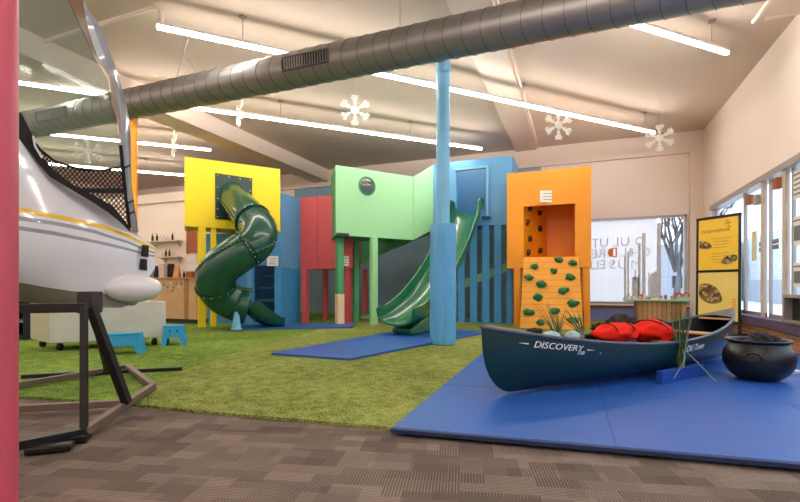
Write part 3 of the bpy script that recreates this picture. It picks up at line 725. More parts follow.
# red playhouse
rA, rB = P(300.6, 300, 11.45), None; Yr = rA.y
rxB = onY(352, 300, Yr)
t = thing('playhouse', 'raised coral red box playhouse on four red posts between blue and mint', 'playhouse', flat(rA, 0))
h1, h0 = hpx(197.8, 11.45), hpx(269, 11.45); xm = onY(317.5, 300, Yr).x
MB().box(((rA.x+xm)/2-.003, Yr+.03, (h0+h1)/2), (xm-rA.x-.006, .06, h1-h0)).build('front_wall', 'red', t)
MB().box(((rxB.x+xm)/2+.003, Yr+.03, (h0+h1)/2), (rxB.x-xm-.006, .06, h1-h0)).build('front_wall', 'red', t)
MB().box(((rA.x+rxB.x-.36)/2, Yr+.55, h0+.05), (rxB.x-rA.x-.5, .95, .1)).build('floor_deck', 'red', t)
MB().box((rA.x+.03, Yr+.57, (h0+h1)/2), (.06, 1.0, h1-h0)).build('side_wall', 'red', t)
MB().box((rxB.x-.33, Yr+.57, (h0+h1)/2), (.06, 1.0, h1-h0)).build('side_wall', 'red', t)
for px, py, w_ in ((305.3,323.4,.135), (348.3,323.6,.14), (325.5,320.5,.11), (365,318.5,.11)): g = G(px, py); post(t, flat(g), w_, .022, (h0 if px < 350 and py > 322 else 1.4), 'red', 0)
paper(341.7, 350, 256, 266, Yr/ray(346).y-.03, 'small white paper sign on the red playhouse')
# mint playhouse
zL = 10.1; mA = P(336.2, 300, zL); zR = zL*120/108.3; mB = P(413, 300, zR)
d, n = wedge_dir(mA, mB); L = (flat(mB)-flat(mA)).length
zb, zt = hpx(235, zL), hpx(165, zL)
t = thing('playhouse', 'raised mint green box playhouse with a round bubble window', 'playhouse', flat(mA, 0))
MB_ = MB(); uc = (flat(P(366,300,zL*1.045))-flat(mA)).dot(d); zc = hpx(186.5, zL*1.045); R_ = .205
# front wall with a round hole: ring of quads from the circle out to the rectangle
N = 48; hole = []; outer = []
for k in range(N):
    a = 2*math.pi*k/N; ca, sa = math.cos(a), math.sin(a); hole.append((uc+R_*ca, zc+R_*sa))
    ts = []
    if ca > 1e-6: ts.append((L-uc)/ca)
    if ca < -1e-6: ts.append(-uc/ca)
    if sa > 1e-6: ts.append((zt-zc)/sa)
    if sa < -1e-6: ts.append((zb-zc)/sa)
    tt = min(x for x in ts if x > 0); outer.append((uc+tt*ca, zc+tt*sa))
nk_ = (flat(P(331.8,300,11.1))-flat(mA)).normalized()
def W(u, z, k=0): return flat(mA)+d*u+UP*z+(n if k <= .05 else nk_)*k
for cu, cz in ((0,zb),(L,zb),(L,zt),(0,zt)):
    i = min(range(N), key=lambda j: (outer[j][0]-cu)**2+(outer[j][1]-cz)**2); outer[i] = (cu, cz)
rings = [[W(*p, 0) for p in hole], [W(*p, 0) for p in outer], [W(*p, .05) for p in outer], [W(*p, .05) for p in hole], [W(*p, 0) for p in hole]]
MB_.loft(rings, True, False); MB_.build('front_wall', 'mint', t)
bw = MB(); prof = []
for i in range(7):
    a = i/6*math.pi/2; prof.append((R_*math.cos(a), .13*math.sin(a)))
bw.loft([[W(uc+r*math.cos(q), zc+r*math.sin(q), -h) for q in [2*math.pi*k/32 for k in range(32)]] for r, h in prof], True, False)
win = bw.build('bubble_window', glassy('acrylic_dome', (205,222,212), .1, .03), t, smooth=60)
MB().loft([[W(uc+r*math.cos(q), zc+r*math.sin(q), k_) for q in [2*math.pi*k/32 for k in range(32)]] for r, k_ in ((R_-.005,-.01),(R_+.02,-.01),(R_+.02,0.0),(R_-.005,0.0),(R_-.005,-.01))], True, False).build('window_ring', 'mintd', win)
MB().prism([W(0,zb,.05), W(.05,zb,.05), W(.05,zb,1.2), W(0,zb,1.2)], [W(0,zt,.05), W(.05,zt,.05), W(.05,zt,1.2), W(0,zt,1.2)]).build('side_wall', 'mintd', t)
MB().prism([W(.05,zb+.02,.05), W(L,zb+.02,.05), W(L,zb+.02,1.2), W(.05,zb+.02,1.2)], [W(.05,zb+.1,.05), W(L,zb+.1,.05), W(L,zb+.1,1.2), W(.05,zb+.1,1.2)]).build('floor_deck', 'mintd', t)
MB().prism([W(0,zb-.02,-.03), W(.3,zb-.02,-.03), W(.3,zb-.02,.1), W(0,zb-.02,.1)], [W(0,zb+.05,-.03), W(.3,zb+.05,-.03), W(.3,zb+.05,.1), W(0,zb+.05,.1)]).build('bracket', 'kick', t)
ry = math.atan2(d.y, d.x)
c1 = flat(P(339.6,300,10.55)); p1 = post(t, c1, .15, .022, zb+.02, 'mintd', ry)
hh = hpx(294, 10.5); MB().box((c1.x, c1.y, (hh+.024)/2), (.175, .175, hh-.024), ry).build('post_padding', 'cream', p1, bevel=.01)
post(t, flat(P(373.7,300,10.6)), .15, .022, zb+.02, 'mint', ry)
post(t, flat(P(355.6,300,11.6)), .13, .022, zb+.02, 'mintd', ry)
mint = t
# blue slide tower
Yt = onY(485, 300, 11.1*1.0).y; Yt = G(485, 323.8).y
xL, xR = onY(433.5,300,Yt).x, onY(512.3,300,Yt).x
zft = onY(450,162,Yt).z; zfb = onY(480,225.5,Yt).z
ox0, ox1 = onY(456.6,300,Yt).x, onY(486.5,300,Yt).x; oz0, oz1 = onY(470,216,Yt).z, onY(470,170,Yt).z
t = thing('slide_tower', 'tall pale blue slide tower with doorway above a row of blue slats', 'playhouse', (xL, Yt, 0))
panel(MB_:=MB(), (xL,Yt), (xR,Yt), zfb, zft, .05, hole=(ox0-xL, ox1-xL, oz0, oz1)); MB_.build('front_wall', 'blue2', t)
for x in (xL+.025, xR-.025): MB().box((x, Yt+.57, (zfb+zft)/2), (.05, 1.04, zft-zfb)).build('side_wall', 'blue2', t)
MB().box(((xL+xR)/2, Yt+1.1, (zfb+zft)/2), (xR-xL, .05, zft-zfb)).build('rear_wall', 'blue2', t)
MB().box(((xL+xR)/2, Yt+.57, zfb+.06), (xR-xL-.1, 1.02, .12)).build('floor_deck', 'treads', t)
fr = MB(); fr.box((ox1+.03, Yt-.03, (oz0+oz1)/2), (.06, .06, oz1-oz0+.12)); fr.box(((ox0+ox1)/2, Yt-.02, oz1+.03), (ox1-ox0+.06, .04, .05)); fr.build('door_frame', 'pale', t, bevel=.006)
fr = MB(); fr.box((ox1-.0, Yt-.06, oz0-.06), (.2, .1, .05)); fr.build('door_ledge', 'treads', t)
for cxp in (437, 448.5, 461, 473.3, 485.5, 497.5, 509):
    a = onY(cxp, 300, Yt); wdt = 7.1/F*(Yt/ray(cxp).y) if cxp < 505 else .13
    MB().box((a.x, Yt+.04, (zfb+.022)/2), (wdt, .04, zfb-.022)).build('slat', 'blue', t, bevel=.004)
MB().box(((xL+xR)/2, Yt+.075, zfb-.06), (xR-xL, .03, .12)).build('top_rail', 'treads', t)
MB().box(((xL+xR)/2, Yt+.075, .07), (xR-xL, .03, .09)).build('bottom_rail', 'treads', t)
# ramp behind
t = thing('wooden_ramp', 'mint green ramp climbing behind the playhouses to the slide tower', 'ramp', (-4, Yt+.6, 0))
Yq = Yt+.35
p = [onY(359,323,Yq), onY(372,323,Yq), onY(457,290.5,Yq), onY(521,266,Yq), onY(521,257,Yq), onY(457,282.5,Yq)]
p[0].z = p[1].z = .022
MB().prism(p, [v+Vector((0,.05,0)) for v in p]).build('ramp_side', 'mint', t)
q = [onY(357,323,Yq)+Vector((0,.05,0)), onY(521,264,Yq)+Vector((0,.05,0))]; q[0].z = .03
MB().prism([q[0], q[1], q[1]+Vector((0,.62,0)), q[0]+Vector((0,.62,0))], [v+UP*.04 for v in (q[0], q[1], q[1]+Vector((0,.62,0)), q[0]+Vector((0,.62,0)))]).build('ramp_deck', 'mintd', t)
# upper bridge
t = thing('bridge', 'sloping mint green bridge from the mint playhouse up to the slide tower', 'bridge', flat(mB, 0))
bB = onY(433.2, 300, Yt-.02); zB = Yt/ray(433.2).y
panel(MB_:=MB(), flat(mB)+Vector((.01,0,0)), bB, hpx(240,zR)-0, hpx(177,zR), .05, zb2=hpx(229.5,zB), zt2=hpx(165.3,zB)); MB_.build('side_wall', 'mint', t)
Yu = Yt+.12
p = [onY(352,268,Yu), onY(433,230,Yu), onY(433,215,Yu), onY(352,253,Yu)]
q = [onY(345,262,Yt+.22), onY(433,225,Yt+.22)]
MB().prism([p[0], p[1], p[2]+UP*.3, p[3]+UP*.3], [v+Vector((0,.05,0)) for v in (p[0], p[1], p[2]+UP*.3, p[3]+UP*.3)]).build('lower_side', 'mintd', t)  # mint panel with its shade put in by the darker green
MB().prism([q[0], q[1], q[1]+Vector((0,.9,0)), q[0]+Vector((0,.9,0))], [v+UP*.06 for v in (q[0], q[1], q[1]+Vector((0,.9,0)), q[0]+Vector((0,.9,0)))]).build('bridge_deck', 'mintd', t)
# orange climbing tower
oA = P(507, 300, 10.3); Yo = oA.y; xA = oA.x; xB = onY(591.3, 300, Yo).x
zt_, zb_ = onY(507,173.5,Yo).z, onY(509,268.5,Yo).z
hx0, hx1 = onY(523.6,300,Yo).x, onY(575,300,Yo).x; hz0, hz1 = onY(550,257,Yo).z, onY(549,205,Yo).z
t = thing('climbing_tower', 'orange climbing tower with square opening and sloped board climbing wall', 'playhouse', (xA, Yo, 0))
panel(MB_:=MB(), (xA,Yo), (xB,Yo), zb_, zt_, .05, hole=(hx0-xA, hx1-xA, hz0, hz1)); MB_.build('front_wall', 'orange', t)
sw = []
for x in (xA+.025, xB-.025): sw.append(MB().box((x, Yo+.65, (zb_+zt_)/2), (.05, 1.2, zt_-zb_)).build('side_wall', 'orange', t))
iA, iB = Vector((hx0-.03, Yo+.06, 0)), flat(onY(547,300,Yo+1.2))
inr = Vector((-(iB-iA).y, (iB-iA).x, 0)).normalized()
iw = MB().prism([v+UP*(zb_+.1) for v in (iA, iB, iB+inr*.04, iA+inr*.04)], [v+UP*(zt_-.12) for v in (iA, iB, iB+inr*.04, iA+inr*.04)]).build('inner_climbing_wall', 'orange', t)
MB().box(((xA+xB)/2, Yo+1.27, (zb_+zt_)/2), (xB-xA, .05, zt_-zb_)).build('rear_wall', 'orange', t)
MB().box(((xA+xB)/2, Yo+.65, zb_+.05), (xB-xA-.1, 1.18, .1)).build('floor_deck', 'orange', t)
MB().box(((xA+xB)/2, Yo+.65, zt_-.08), (xB-xA-.1, 1.18, .05)).build('roof_panel', 'orange', t)
for px, dy in ((517.6,.1), (586.3,.1), (519,1.15), (584,1.15)):
    a = onY(px, 300, Yo+.1); post(t, Vector((a.x, Yo+dy, 0)), .15, .022, zb_+.02, 'orange', 0)
lean = .42; zf = lambda px, py, Yp: onY(px, py, Yp)
tl, tr = onY(523.6,257.5,Yo-.02), onY(578.8,257.2,Yo-.02); bl, br = onY(520,328,Yo-lean), onY(583.2,328,Yo-lean); bl.z = br.z = .024
nb = 8; cw = MB(); cw.prism([bl, br, tr, tl], [v+Vector((0,.04,.01)) for v in (bl, br, tr, tl)])
cwo = cw.build('climbing_wall', 'orangeb', t)
def wall_pt(px, py):                        # point on the sloped wall plane
    nrm = (br-bl).cross(tl-bl).normalized(); r = P(px, py, 1)-EYEP; k = (bl-EYEP).dot(nrm)/r.dot(nrm); return EYEP+r*k, nrm
holds = [(559,260,3.6),(572.8,263,3.8),(534.7,266.4,3.8),(554,271,3.4),(529,277,4.4),(570,277,4.6),(541.5,284,4.6),(563.5,290.6,4.8),(539,296.5,4.8),(572.8,303.3,5),(528.8,312,5),(555,311,5),(572.8,319.7,4.8),(540.6,322,3.6)]
for i, (px, py, r) in enumerate(holds):
    c, nr = wall_pt(px, py)
    m_ = MB().blob(c-Vector((0,.035,0)), (r*.0225, .055, r*.0165), i+1, .35, 1.3, 2, 0); m_.build('climbing_hold', 'holdg', cwo, smooth=50)
for i, (px, py) in enumerate([(538.8,212.8),(527,222.7),(539.4,228.7),(529.5,238.7),(527.9,253),(539.4,251),(529.2,208.5)]):
    r_ = ray(px); kk_ = (iA-flat(EYEP)).dot(inr)/r_.dot(inr); c = P(px, py, kk_); m_ = MB().blob(c, (.075, .07, .065), i+31, .35, 1.3, 2); m_.build('climbing_hold', 'holdd', iw, smooth=50)
paper(540, 556.5, 190.5, 202.3, Yo/ray(548).y-.03, 'white paper sign on the orange tower above its opening')

# ================================================================== TUBE SLIDE
t = thing('tube_slide', 'dark green enclosed spiral tube slide coming out of the yellow playhouse', 'slide', flat(P(225,300,9.2), 0))
f0 = flat(yA); dY, nY = wedge_dir(yA, yB)
def yf(px, py):
    r = ray(px); k = (f0.dot(nY))/r.dot(nY); return P(px, py, k)
q = [yf(215,173), yf(252,178.5), yf(252,222), yf(215,219)]
fp = MB(); fp.prism([v-nY*.002 for v in q], [v-nY*.03 for v in q]); fpo = fp.build('mounting_plate', 'plateg', t, bevel=.008)
bt = MB(); cq = sum(q, Vector())/4
for f_ in [(x, y) for x in (.06,.36,.66,.94) for y in (.05,.95)]+[(x, y) for x in (.06,.94) for y in (.3,.55,.78)]:
    a = q[0].lerp(q[1], f_[0]); b = q[3].lerp(q[2], f_[0]); c = a.lerp(b, f_[1]); bt.blob(c-nY*.034, (.016,.016,.016), 0, 0, 1, 1)
bt.build('bolt', 'bolt', fpo)
ctl = [(232,194,10.33,.30),(238,203,10.0,.325),(249,216,9.55,.345),(258.5,230,9.25,.365),(254.5,243.5,9.05,.37),(240,253.5,8.95,.37),(223,266,8.95,.37),(215,280,9.05,.37),(221,294,9.3,.37),(235,303,9.45,.36),(247,306,9.55,.39)]
pts = cr([Vector((a, b, c_, r)) for a, b, c_, r in ctl], 6)
path = [P(v[0], v[1], v[2]) for v in pts]; rad = [v[3] for v in pts]
def segment(i0, i1, nm='tube_section', grow=0): 
    m_ = MB(); m_.tube(path[i0:i1+1], [r+grow for r in rad[i0:i1+1]], 32, False); return m_.build(nm, 'tubeg', t, smooth=60, solid=.012)
def frame(i):
    return (path[min(i+1, len(path)-1)]-path[max(i-1, 0)]).normalized()
def ring_at(i, par=None, k=0):
    dd = frame(i); u = dd.orthogonal().normalized(); v = dd.cross(u); r = rad[i]+.012; m_ = MB()
    prof_ = [(r-.01,-.014),(r+.022,-.014),(r+.022,.014),(r-.01,.014),(r-.01,-.014)]
    m_.loft([[path[i]+dd*h+(u*math.cos(a)+v*math.sin(a))*rr for a in [2*math.pi*k/40 for k in range(40)]] for rr, h in prof_], True, False)
    o = m_.build('joint_ring', 'tubeg', t, smooth=40); b_ = MB()
    for j in range(16):
        a = 2*math.pi*j/16; b_.blob(path[i]+dd*.0+(u*math.cos(a)+v*math.sin(a))*(r+.026), (.011,.011,.011), 0, 0, 1, 1)
    b_.build('bolt', 'bolt', o)
brk = [0, 14, 27, 44, 54, len(path)-1]
for a, b in zip(brk, brk[1:]): segment(a, b)
for i in (14, 27, 44): ring_at(i)
# lengthwise bolted seams
def seam(i0, i1, phi, sc=1):
    m_ = MB(); b_ = MB(); pl = []
    for i in range(i0, i1+1):
        dd = frame(i); u = (UP-dd*UP.dot(dd)).normalized(); v = dd.cross(u); pl.append(path[i]+(u*math.cos(phi)+v*math.sin(phi))*(rad[i]+.012))
        b_.blob(pl[-1]+(u*math.cos(phi)+v*math.sin(phi))*.014, (.01,.01,.01), 0, 0, 1, 1)
    m_.tube(pl, .013, 6); o = m_.build('seam_flange', 'tubeg', t, smooth=60); b_.build('bolt', 'bolt', o)
seam(1, 14, -1.35); seam(15, 27, -1.9); seam(27, 44, -1.1); seam(1, 14, 1.7)
# open exit chute
ec = [Vector((243,306,9.5)), Vector((252,314,9.6)), Vector((262,320,9.75)), Vector((272,323,9.9)), Vector((280,323,10.0))]
ep = [P(v[0], v[1], v[2]) for v in cr(ec, 4)]
def trough(pl, wd, ht, th=.02, base=0):
    rings = []
    for i, p in enumerate(pl):
        dd = (pl[min(i+1, len(pl)-1)]-pl[max(i-1, 0)]).normalized(); sd = dd.cross(UP).normalized(); u = sd.cross(dd).normalized()
        W_, H_ = (wd(i), ht(i)); ring = []
        n_ = 14
        for k in range(n_+1):                # outer U
            a = math.pi*k/n_; ring.append(p+sd*(-math.cos(a)*W_)+u*(H_-(H_)*(math.sin(a)**.55)) )
        for k in range(n_, -1, -1):
            a = math.pi*k/n_; ring.append(p+sd*(-math.cos(a)*(W_-th*1.6))+u*(H_+.0-(H_-th)*(math.sin(a)**.55)))
        rings.append(ring)
    return rings
ch = MB(); ch.loft(trough(ep, lambda i: .34, lambda i: .34-.006*i, .02), True, True)
for v in ch.v: v.z = max(v.z-.10, .06)
cho = ch.build('exit_chute', 'tubeg', t, smooth=50)
ml = []; n_ = len(ep)
ms = MB(); fr = MB(); sc_ = P(236.5, 318, 9.1); fr.lathe([(.0, 1.0), (.07, .98), (.085, .5), (.12, .13), (.2, .1), (.2, .055), (0, .055)], flat(sc_), 20); 
fr.v = [Vector((v.x, v.y, .055+(v.z-.055)*.36)) for v in fr.v]; 
fr = MB(); fr.lathe([(.0, .36), (.055, .34), (.075, .2), (.09, .09), (.11, .075), (.11, .052), (0, .052)], flat(sc_), 20); fr.build('foot_cone', 'pale', t, smooth=40)
ft = MB(); ft.tube([flat(sc_, .3), P(236, 300, 9.4)], .04, 10); ft.build('support_post', 'pale', t)

# ================================================================== WAVE SLIDE
t = thing('wave_slide', 'open green wave slide coming down from the pale blue tower', 'slide', flat(G(410, 337)))
sp = [Vector((470,214,11.12)), Vector((467,218,10.95)), Vector((462.5,231,10.6)), Vector((455,250,10.1)), Vector((445,272,9.55)), Vector((432,293,9.0)), Vector((418,310,8.6)), Vector((406,321,8.25)), Vector((397,325.5,8.0))]
sl = [P(v[0], v[1], v[2]) for v in cr(sp, 5)]; ns_ = len(sl)
for p in sl: p.z = max(p.z, .14)
wf_ = lambda i: .40
hf_ = lambda i: (.30+.10*math.sin(math.pi*min(i, 8)/8) if i < 9 else .30)
rr = trough(sl, wf_, hf_, .03); w_ = MB(); w_.loft(rr, True, True); w_.build('slide_bed', 'slideg', t, smooth=50)
for s_ in (0, 14):
    edge = [(r[s_]+r[29-s_])/2 for r in rr]; MB().tube(edge, [.05 if i < 7 else .05-.024*min(1, (i-7)/5) for i in range(len(edge))], 10).build('side_rail', 'slideg', t, smooth=60)
# flared lip
dd = (sl[-1]-sl[-2]).normalized(); lip = [(rr[-1][k]+rr[-1][29-k])/2+dd*.01 for k in range(15)]
MB().tube(lip, .03, 10).build('slide_lip', 'slideg', t, smooth=60)
ft = MB(); g0 = flat((sl[-8]+sl[-4])/2); dx = flat(sl[-3]-sl[-14]).normalized(); sx_ = Vector((dx.y, -dx.x, 0))
base = [g0-dx*.75-sx_*.22, g0+dx*.12-sx_*.22, g0+dx*.12+sx_*.22, g0-dx*.75+sx_*.22]
top_ = [g0-dx*.8-sx_*.22+UP*.5, g0+dx*.2-sx_*.22+UP*.15, g0+dx*.2+sx_*.22+UP*.15, g0-dx*.8+sx_*.22+UP*.5]
ft.prism([v+UP*.054 for v in base], top_).build('slide_foot', 'slideg', t, bevel=.04, smooth=50)
# ================================================================== CANOE
c1 = P(481.5, 300, 3.6); c2 = P(732, 300, 5.7); c1, c2 = flat(c1), flat(c2)
axd = (c2-c1).normalized(); LC = (c2-c1).length; nr_ = Vector((axd.y, -axd.x, 0))        # nr_ points to the camera side
BM = .052
def hull(u, tt, side, off=0.0):
    e = abs(2*u-1); b = .43*max(0, 1-e**2.3)**.85
    hl = .40+(.21 if u < .5 else .235)*e**1.8; hb = BM+.006
    f = math.sin(math.pi/2*min(1, tt)**.62)
    f = f*(1-.04*tt**4)
    pull = 1-.17*(1-math.sqrt(max(0, 1-(1-tt)**2.6)))*e**1.5
    s = .5+(u-.5)*pull
    return c1+axd*(LC*s)+nr_*((b*f+off)*side)+UP*(hb+(hl-hb)*tt)
t = thing('canoe', 'long dark teal canoe with white lettering resting on the blue mat', 'canoe', flat((c1+c2)/2, BM))
US = [.5-.5*math.cos(math.pi*i/48) for i in range(49)]; TS = [(i/22)**1.5 for i in range(23)]
hm = MB()
hm.loft([[hull(u, tt, 1) for tt in TS[::-1]]+[hull(u, tt, -1) for tt in TS[1:]] for u in US], False, False)
hm.build('hull', 'canoe', t, smooth=60, weld=True)
im = MB()
def inner(u, tt, side):
    p = hull(u, tt, side); c = hull(u, tt, 0); e = abs(2*u-1)
    q = c+(p-c)*.975; q.z = max(q.z, BM+.03); return q
im.loft([[inner(u, tt, 1) for tt in TS[::-1]]+[inner(u, tt, -1) for tt in TS[1:]] for u in US[2:-2]], False, False)
im.build('hull_liner', 'canoein', t, smooth=60, weld=True)
for s_ in (1, -1):
    MB().tube([hull(u, 1, s_)+UP*.004 for u in US], .016, 8).build('gunwale', 'gunw', t, smooth=60)
for rng in ([u for u in US if u < .11], [u for u in US if u > .89]):
    m_ = MB(); m_.loft([[hull(u, 1, 1)+UP*.012, hull(u, 1, 0)+UP*.03, hull(u, 1, -1)+UP*.012] for u in rng], False, False); m_.build('end_deck', 'gunw', t, solid=.008)
for u, w_, hgt in ((.27,.2,.8), (.52,.05,.96), (.78,.2,.8), (.9,.05,.97)):
    a, b = hull(u, hgt, 1), hull(u, hgt, -1); MB().bar(a.lerp(b,.02), a.lerp(b,.98), w_, .022).build('seat' if w_ > .1 else 'thwart', 'ash', t, bevel=.005)
def find_ut(px, py, side=1):
    best = None
    for i in range(2, 199):
        for j in range(5, 60):
            x, y, z = proj(hull(i/200, j/60, side)); e = (x-px)**2+(y-py)**2
            if best is None or e < best[0]: best = (e, i/200, j/60)
    return best[1], best[2]
def hull_text(s, size, px, py, shear, name, sx=1.0):
    u0, t0 = find_ut(px, py); vs, fs = text_mesh(s, size, .0015, shear, 'CENTER', sx); hh = .4
    m_ = MB(); m_.add([hull(u0+v.x/LC, t0+v.y/hh, 1, .010+v.z) for v in vs], fs); m_.build(name, 'white', t)
hull_text('DISCOVERY', .064, 557.5, 346.5, .35, 'lettering', 1.3)
hull_text('158', .04, 580, 352.6, .3, 'lettering', 1.2)
hull_text('Old Town', .105, 694, 347.2, .35, 'lettering', .82)
for px, py, dx in ((524.5, 343.2, -1), (590.5, 349.8, 1)):
    u0, t0 = find_ut(px, py); m_ = MB(); pp = [hull(u0+dx*.012, t0, 1, .004), hull(u0-dx*.008, t0+.015, 1, .004), hull(u0-dx*.008, t0-.012, 1, .004)]
    m_.prism(pp, [v+nr_*.003 for v in pp]); m_.build('lettering', 'white', t)
# contents
def on_hull(u, side, z): p = hull(u, 1, side); p.z = z; return p
def vest(px, py, z, size, rz, seed, label):
    c = P(px, py, z); t = thing('life_vest', label, 'life vest', c-UP*size[2], 'red life vests in the canoe')
    MB().blob(c, size, seed, .16, 1.7, 4, rz).build('vest_body', 'redcloth', t, smooth=60)
    m_ = MB(); R = Matrix.Rotation(rz, 3, 'Z')
    for s_ in (-.45, .4):
        m_.tube([c+R@Vector((s_*size[0], math.cos(a)*size[1]*1.0, math.sin(a)*size[2]*1.02)) for a in [.2+i*.27 for i in range(11)]], .006, 5)
    m_.build('strap', 'rope', t)
az = math.atan2(axd.y, axd.x)
vest(616, 333, 4.45, (.30,.13,.10), az-.05, 3, 'long folded red life vest lying along the near side of the canoe')
vest(651, 331.5, 4.65, (.20,.2,.12), az+.2, 5, 'crumpled red life vest heaped at the middle of the canoe')
t = thing('fur_pelt', 'dark brown fuzzy fur bundle lying on the red life vests', 'fur', P(622, 330, 5.1))
m_ = MB(); m_.blob(P(621,324,4.95), (.17,.13,.09), 2, .2, 2.5, 4, az); m_.blob(P(645,326,5.0), (.13,.1,.07), 4, .25, 2.5, 3, az); m_.blob(P(600,328,4.8), (.12,.06,.05), 6, .25, 2.5, 3, az)
m_.build('pelt', 'fur', t, smooth=70)
t = thing('fur_pelt', 'small dark maroon fur lump in the left end of the canoe', 'fur', P(533, 334, 4.5)); MB().blob(P(533,332.5,3.95), (.08,.05,.04), 9, .3, 2, 3, az).build('pelt', 'fur', t, smooth=70)
def grass(base, n_, hgt, spread, label, px_lean=(0,0), mats=('blade','blade2'), wd=.006, extra=()):
    t = thing('grass_tuft', label, 'plant', base); rnd = random.Random(int(base.x*1000)); a_, b_ = MB(), MB()
    for i in range(n_):
        ang = rnd.uniform(0, 6.28); s_ = rnd.uniform(.1, 1)**.8*spread; H = hgt*rnd.uniform(.55, 1); b0 = base+Vector((math.cos(ang)*.03*rnd.random(), math.sin(ang)*.03*rnd.random(), 0))
        dr = Vector((math.cos(ang)*s_, math.sin(ang)*s_, 0))+RT*px_lean[0]; pl = [b0+dr*(k/5)**1.5+UP*H*(k/5) for k in range(6)]
        (b_ if rnd.random() < .25 else a_).tube(pl, [wd*(1-.17*k) for k in range(6)], 4, True)
    for pl in extra: b_.tube(pl, [wd*.8]*len(pl), 4, True)
    a_.build('green_blades', mats[0], t, smooth=60); 
    if b_.v: b_.build('pale_blades', mats[1], t, smooth=60)
zc_ = lambda px: None
def rock(px, py, z, size, seed, label): c = P(px, py, z); tag(MB().blob(c, size, seed, .18, 1.2, 2, .4).build('painted_stone', 'rockb', smooth=25), label, 'stone', 'pale stones in the canoe')
rock(552, 336.5, 4.1, (.075,.05,.05), 1, 'pale blue stone block at the left in the canoe, left of the spiky grass')
rock(573, 336, 4.25, (.07,.05,.05), 2, 'pale blue stone block in the canoe between the spiky grass and the red vest')
g_ = P(558, 338, 4.18); grass(g_, 26, .33, .16, 'spiky olive grass tuft in the left part of the canoe', (-.05, 0), wd=.005)
g_ = P(583, 338, 4.33); grass(g_, 26, .33, .14, 'spiky green grass tuft next to the left end of the red life vest', (-.12, 0), wd=.006)
# block with tall grass beside the canoe
k0, k1 = flat(G(662,384.5,.05)), flat(G(703.7,375.6,.05)); dk = (k1-k0).normalized(); nk = Vector((-dk.y, dk.x, 0)); th_ = .055
hb_ = .115
t = thing('wooden_block', 'long blue painted block on the mat against the canoe', 'block', flat(k0, .05))
qb = [k0, k1, k1+nk*th_, k0+nk*th_]; MB().prism([flat(v, .051) for v in qb], [flat(v, .051+hb_) for v in qb]).build('block_body', 'block', t, bevel=.006)
gb = flat(k0.lerp(k1, .5)+nk*.028, .05+hb_)
gfl = k0.lerp(k1, .5)-nk*.1
grass(gb, 60, .62, .10, 'tall green grass tuft standing on the blue block by the canoe', (0,0), wd=.005,
      extra=[[gb+UP*.22, gb+UP*.1-nk*.07-dk*.06, flat(k0.lerp(k1,.22)-nk*.02, .09)], [gb+UP*.2, gb+UP*.1-nk*.08+dk*.05, flat(k0.lerp(k1,.66)-nk*.22, .06)]])
# ================================================================== CAULDRON
cc = P(758, 300, 4.33); cc = flat(cc); z0 = .052
t = thing('cauldron', 'round black cauldron standing on the blue mat at the right', 'cauldron', flat(cc, z0))
R0 = .29
prof = [(0,0),(.17,.0),(.22,.012),(.30,.07),(.352,.15),(.365,.225),(.35,.30),(.315,.35),(.298,.375),(.30,.39),(.335,.405),(.34,.415),(.335,.424),(.295,.42),(.285,.40),(.29,.37),(.33,.30),(.34,.22),(.3,.1),(.2,.05),(0,.045)]
prof = [Vector((a, b, 0)) for a, b in prof]; prof = cr(prof, 3)
MB().lathe([(max(v.x, .0001)*.78, v.y*.9) for v in prof], flat(cc, z0), 56).build('cauldron_body', 'iron', t, smooth=60)
to_cam = (flat(EYEP)-cc).normalized(); sdv = Vector((-to_cam.y, to_cam.x, 0)); fa = (to_cam*1.0-sdv*(-.12)*-1).normalized()
hp_ = []
for k in range(17):
    a = 2*math.pi*k/16; x_, y_ = math.cos(a)*.066, math.sin(a)*.042; ang = math.atan2(fa.y, fa.x)+x_/R0
    rr_ = .29-abs(y_)*.12; hp_.append(cc+Vector((math.cos(ang)*rr_, math.sin(ang)*rr_, 0))+UP*(z0+.235+y_))
MB().tube(hp_, .009, 8).build('ring_handle', 'iron', t, smooth=60)
for s_ in (-1,1): MB().blob(hp_[0 if s_ < 0 else 8], (.016,.016,.02), 0, 0, 1, 2).build('handle_lug', 'iron', t, smooth=60)
MB().lathe([(.0001,.29),(.255,.29)], flat(cc, z0), 32).build('cauldron_filling', 'coal', t)
for i, (px, py, s_, lb) in enumerate(((761,339,.085,'large charcoal coloured lump heaped in the cauldron'), (773,341,.065,'smaller charcoal coloured lump in the cauldron, right of the large one'), (750,342,.05,'small dark lump at the left in the cauldron'))):
    tag(MB().blob(P(px, py, 4.33), (s_, s_*.9, s_*.75), i+12, .25, 2.2, 3).build('charcoal_lump', 'coal', smooth=60), lb, 'lump', 'lumps in the cauldron')

# ================================================================== POSTER STAND
ra = 7.95; R_b = P(739.5, 300, ra); L_b = P(697, 300, ra*1.095)
R_b, L_b = flat(R_b), flat(L_b); dP = (R_b-L_b).normalized(); WP = (R_b-L_b).length; nP = Vector((dP.y, -dP.x, 0))
if nP.dot(flat(EYEP)-L_b) < 0: nP = -nP
HP = hpx(215.5, ra*.99)
t = thing('poster_stand', 'tall black framed stand with yellow insect posters behind the canoe', 'sign', flat((L_b+R_b)/2, .05))
leanv = -nP*.10-dP*.06                       # the top leans back a little
def S(u, z, k=0): return L_b+dP*(u*WP)+UP*(.055+z)+leanv*(z/HP)+nP*k
f_ = MB()
for u in (0, 1): f_.bar(S(u, 0), S(u, HP), .04, .03, up=nP)
Zm = HP*.545*.98
for z in (.015, .22, Zm, HP): f_.bar(S(-.03 if z == HP else 0, z), S(1.03 if z == HP else 1, z), .035, .045 if z != HP else .05, up=UP)
f_.build('stand_frame', 'blackm', t, bevel=.004)
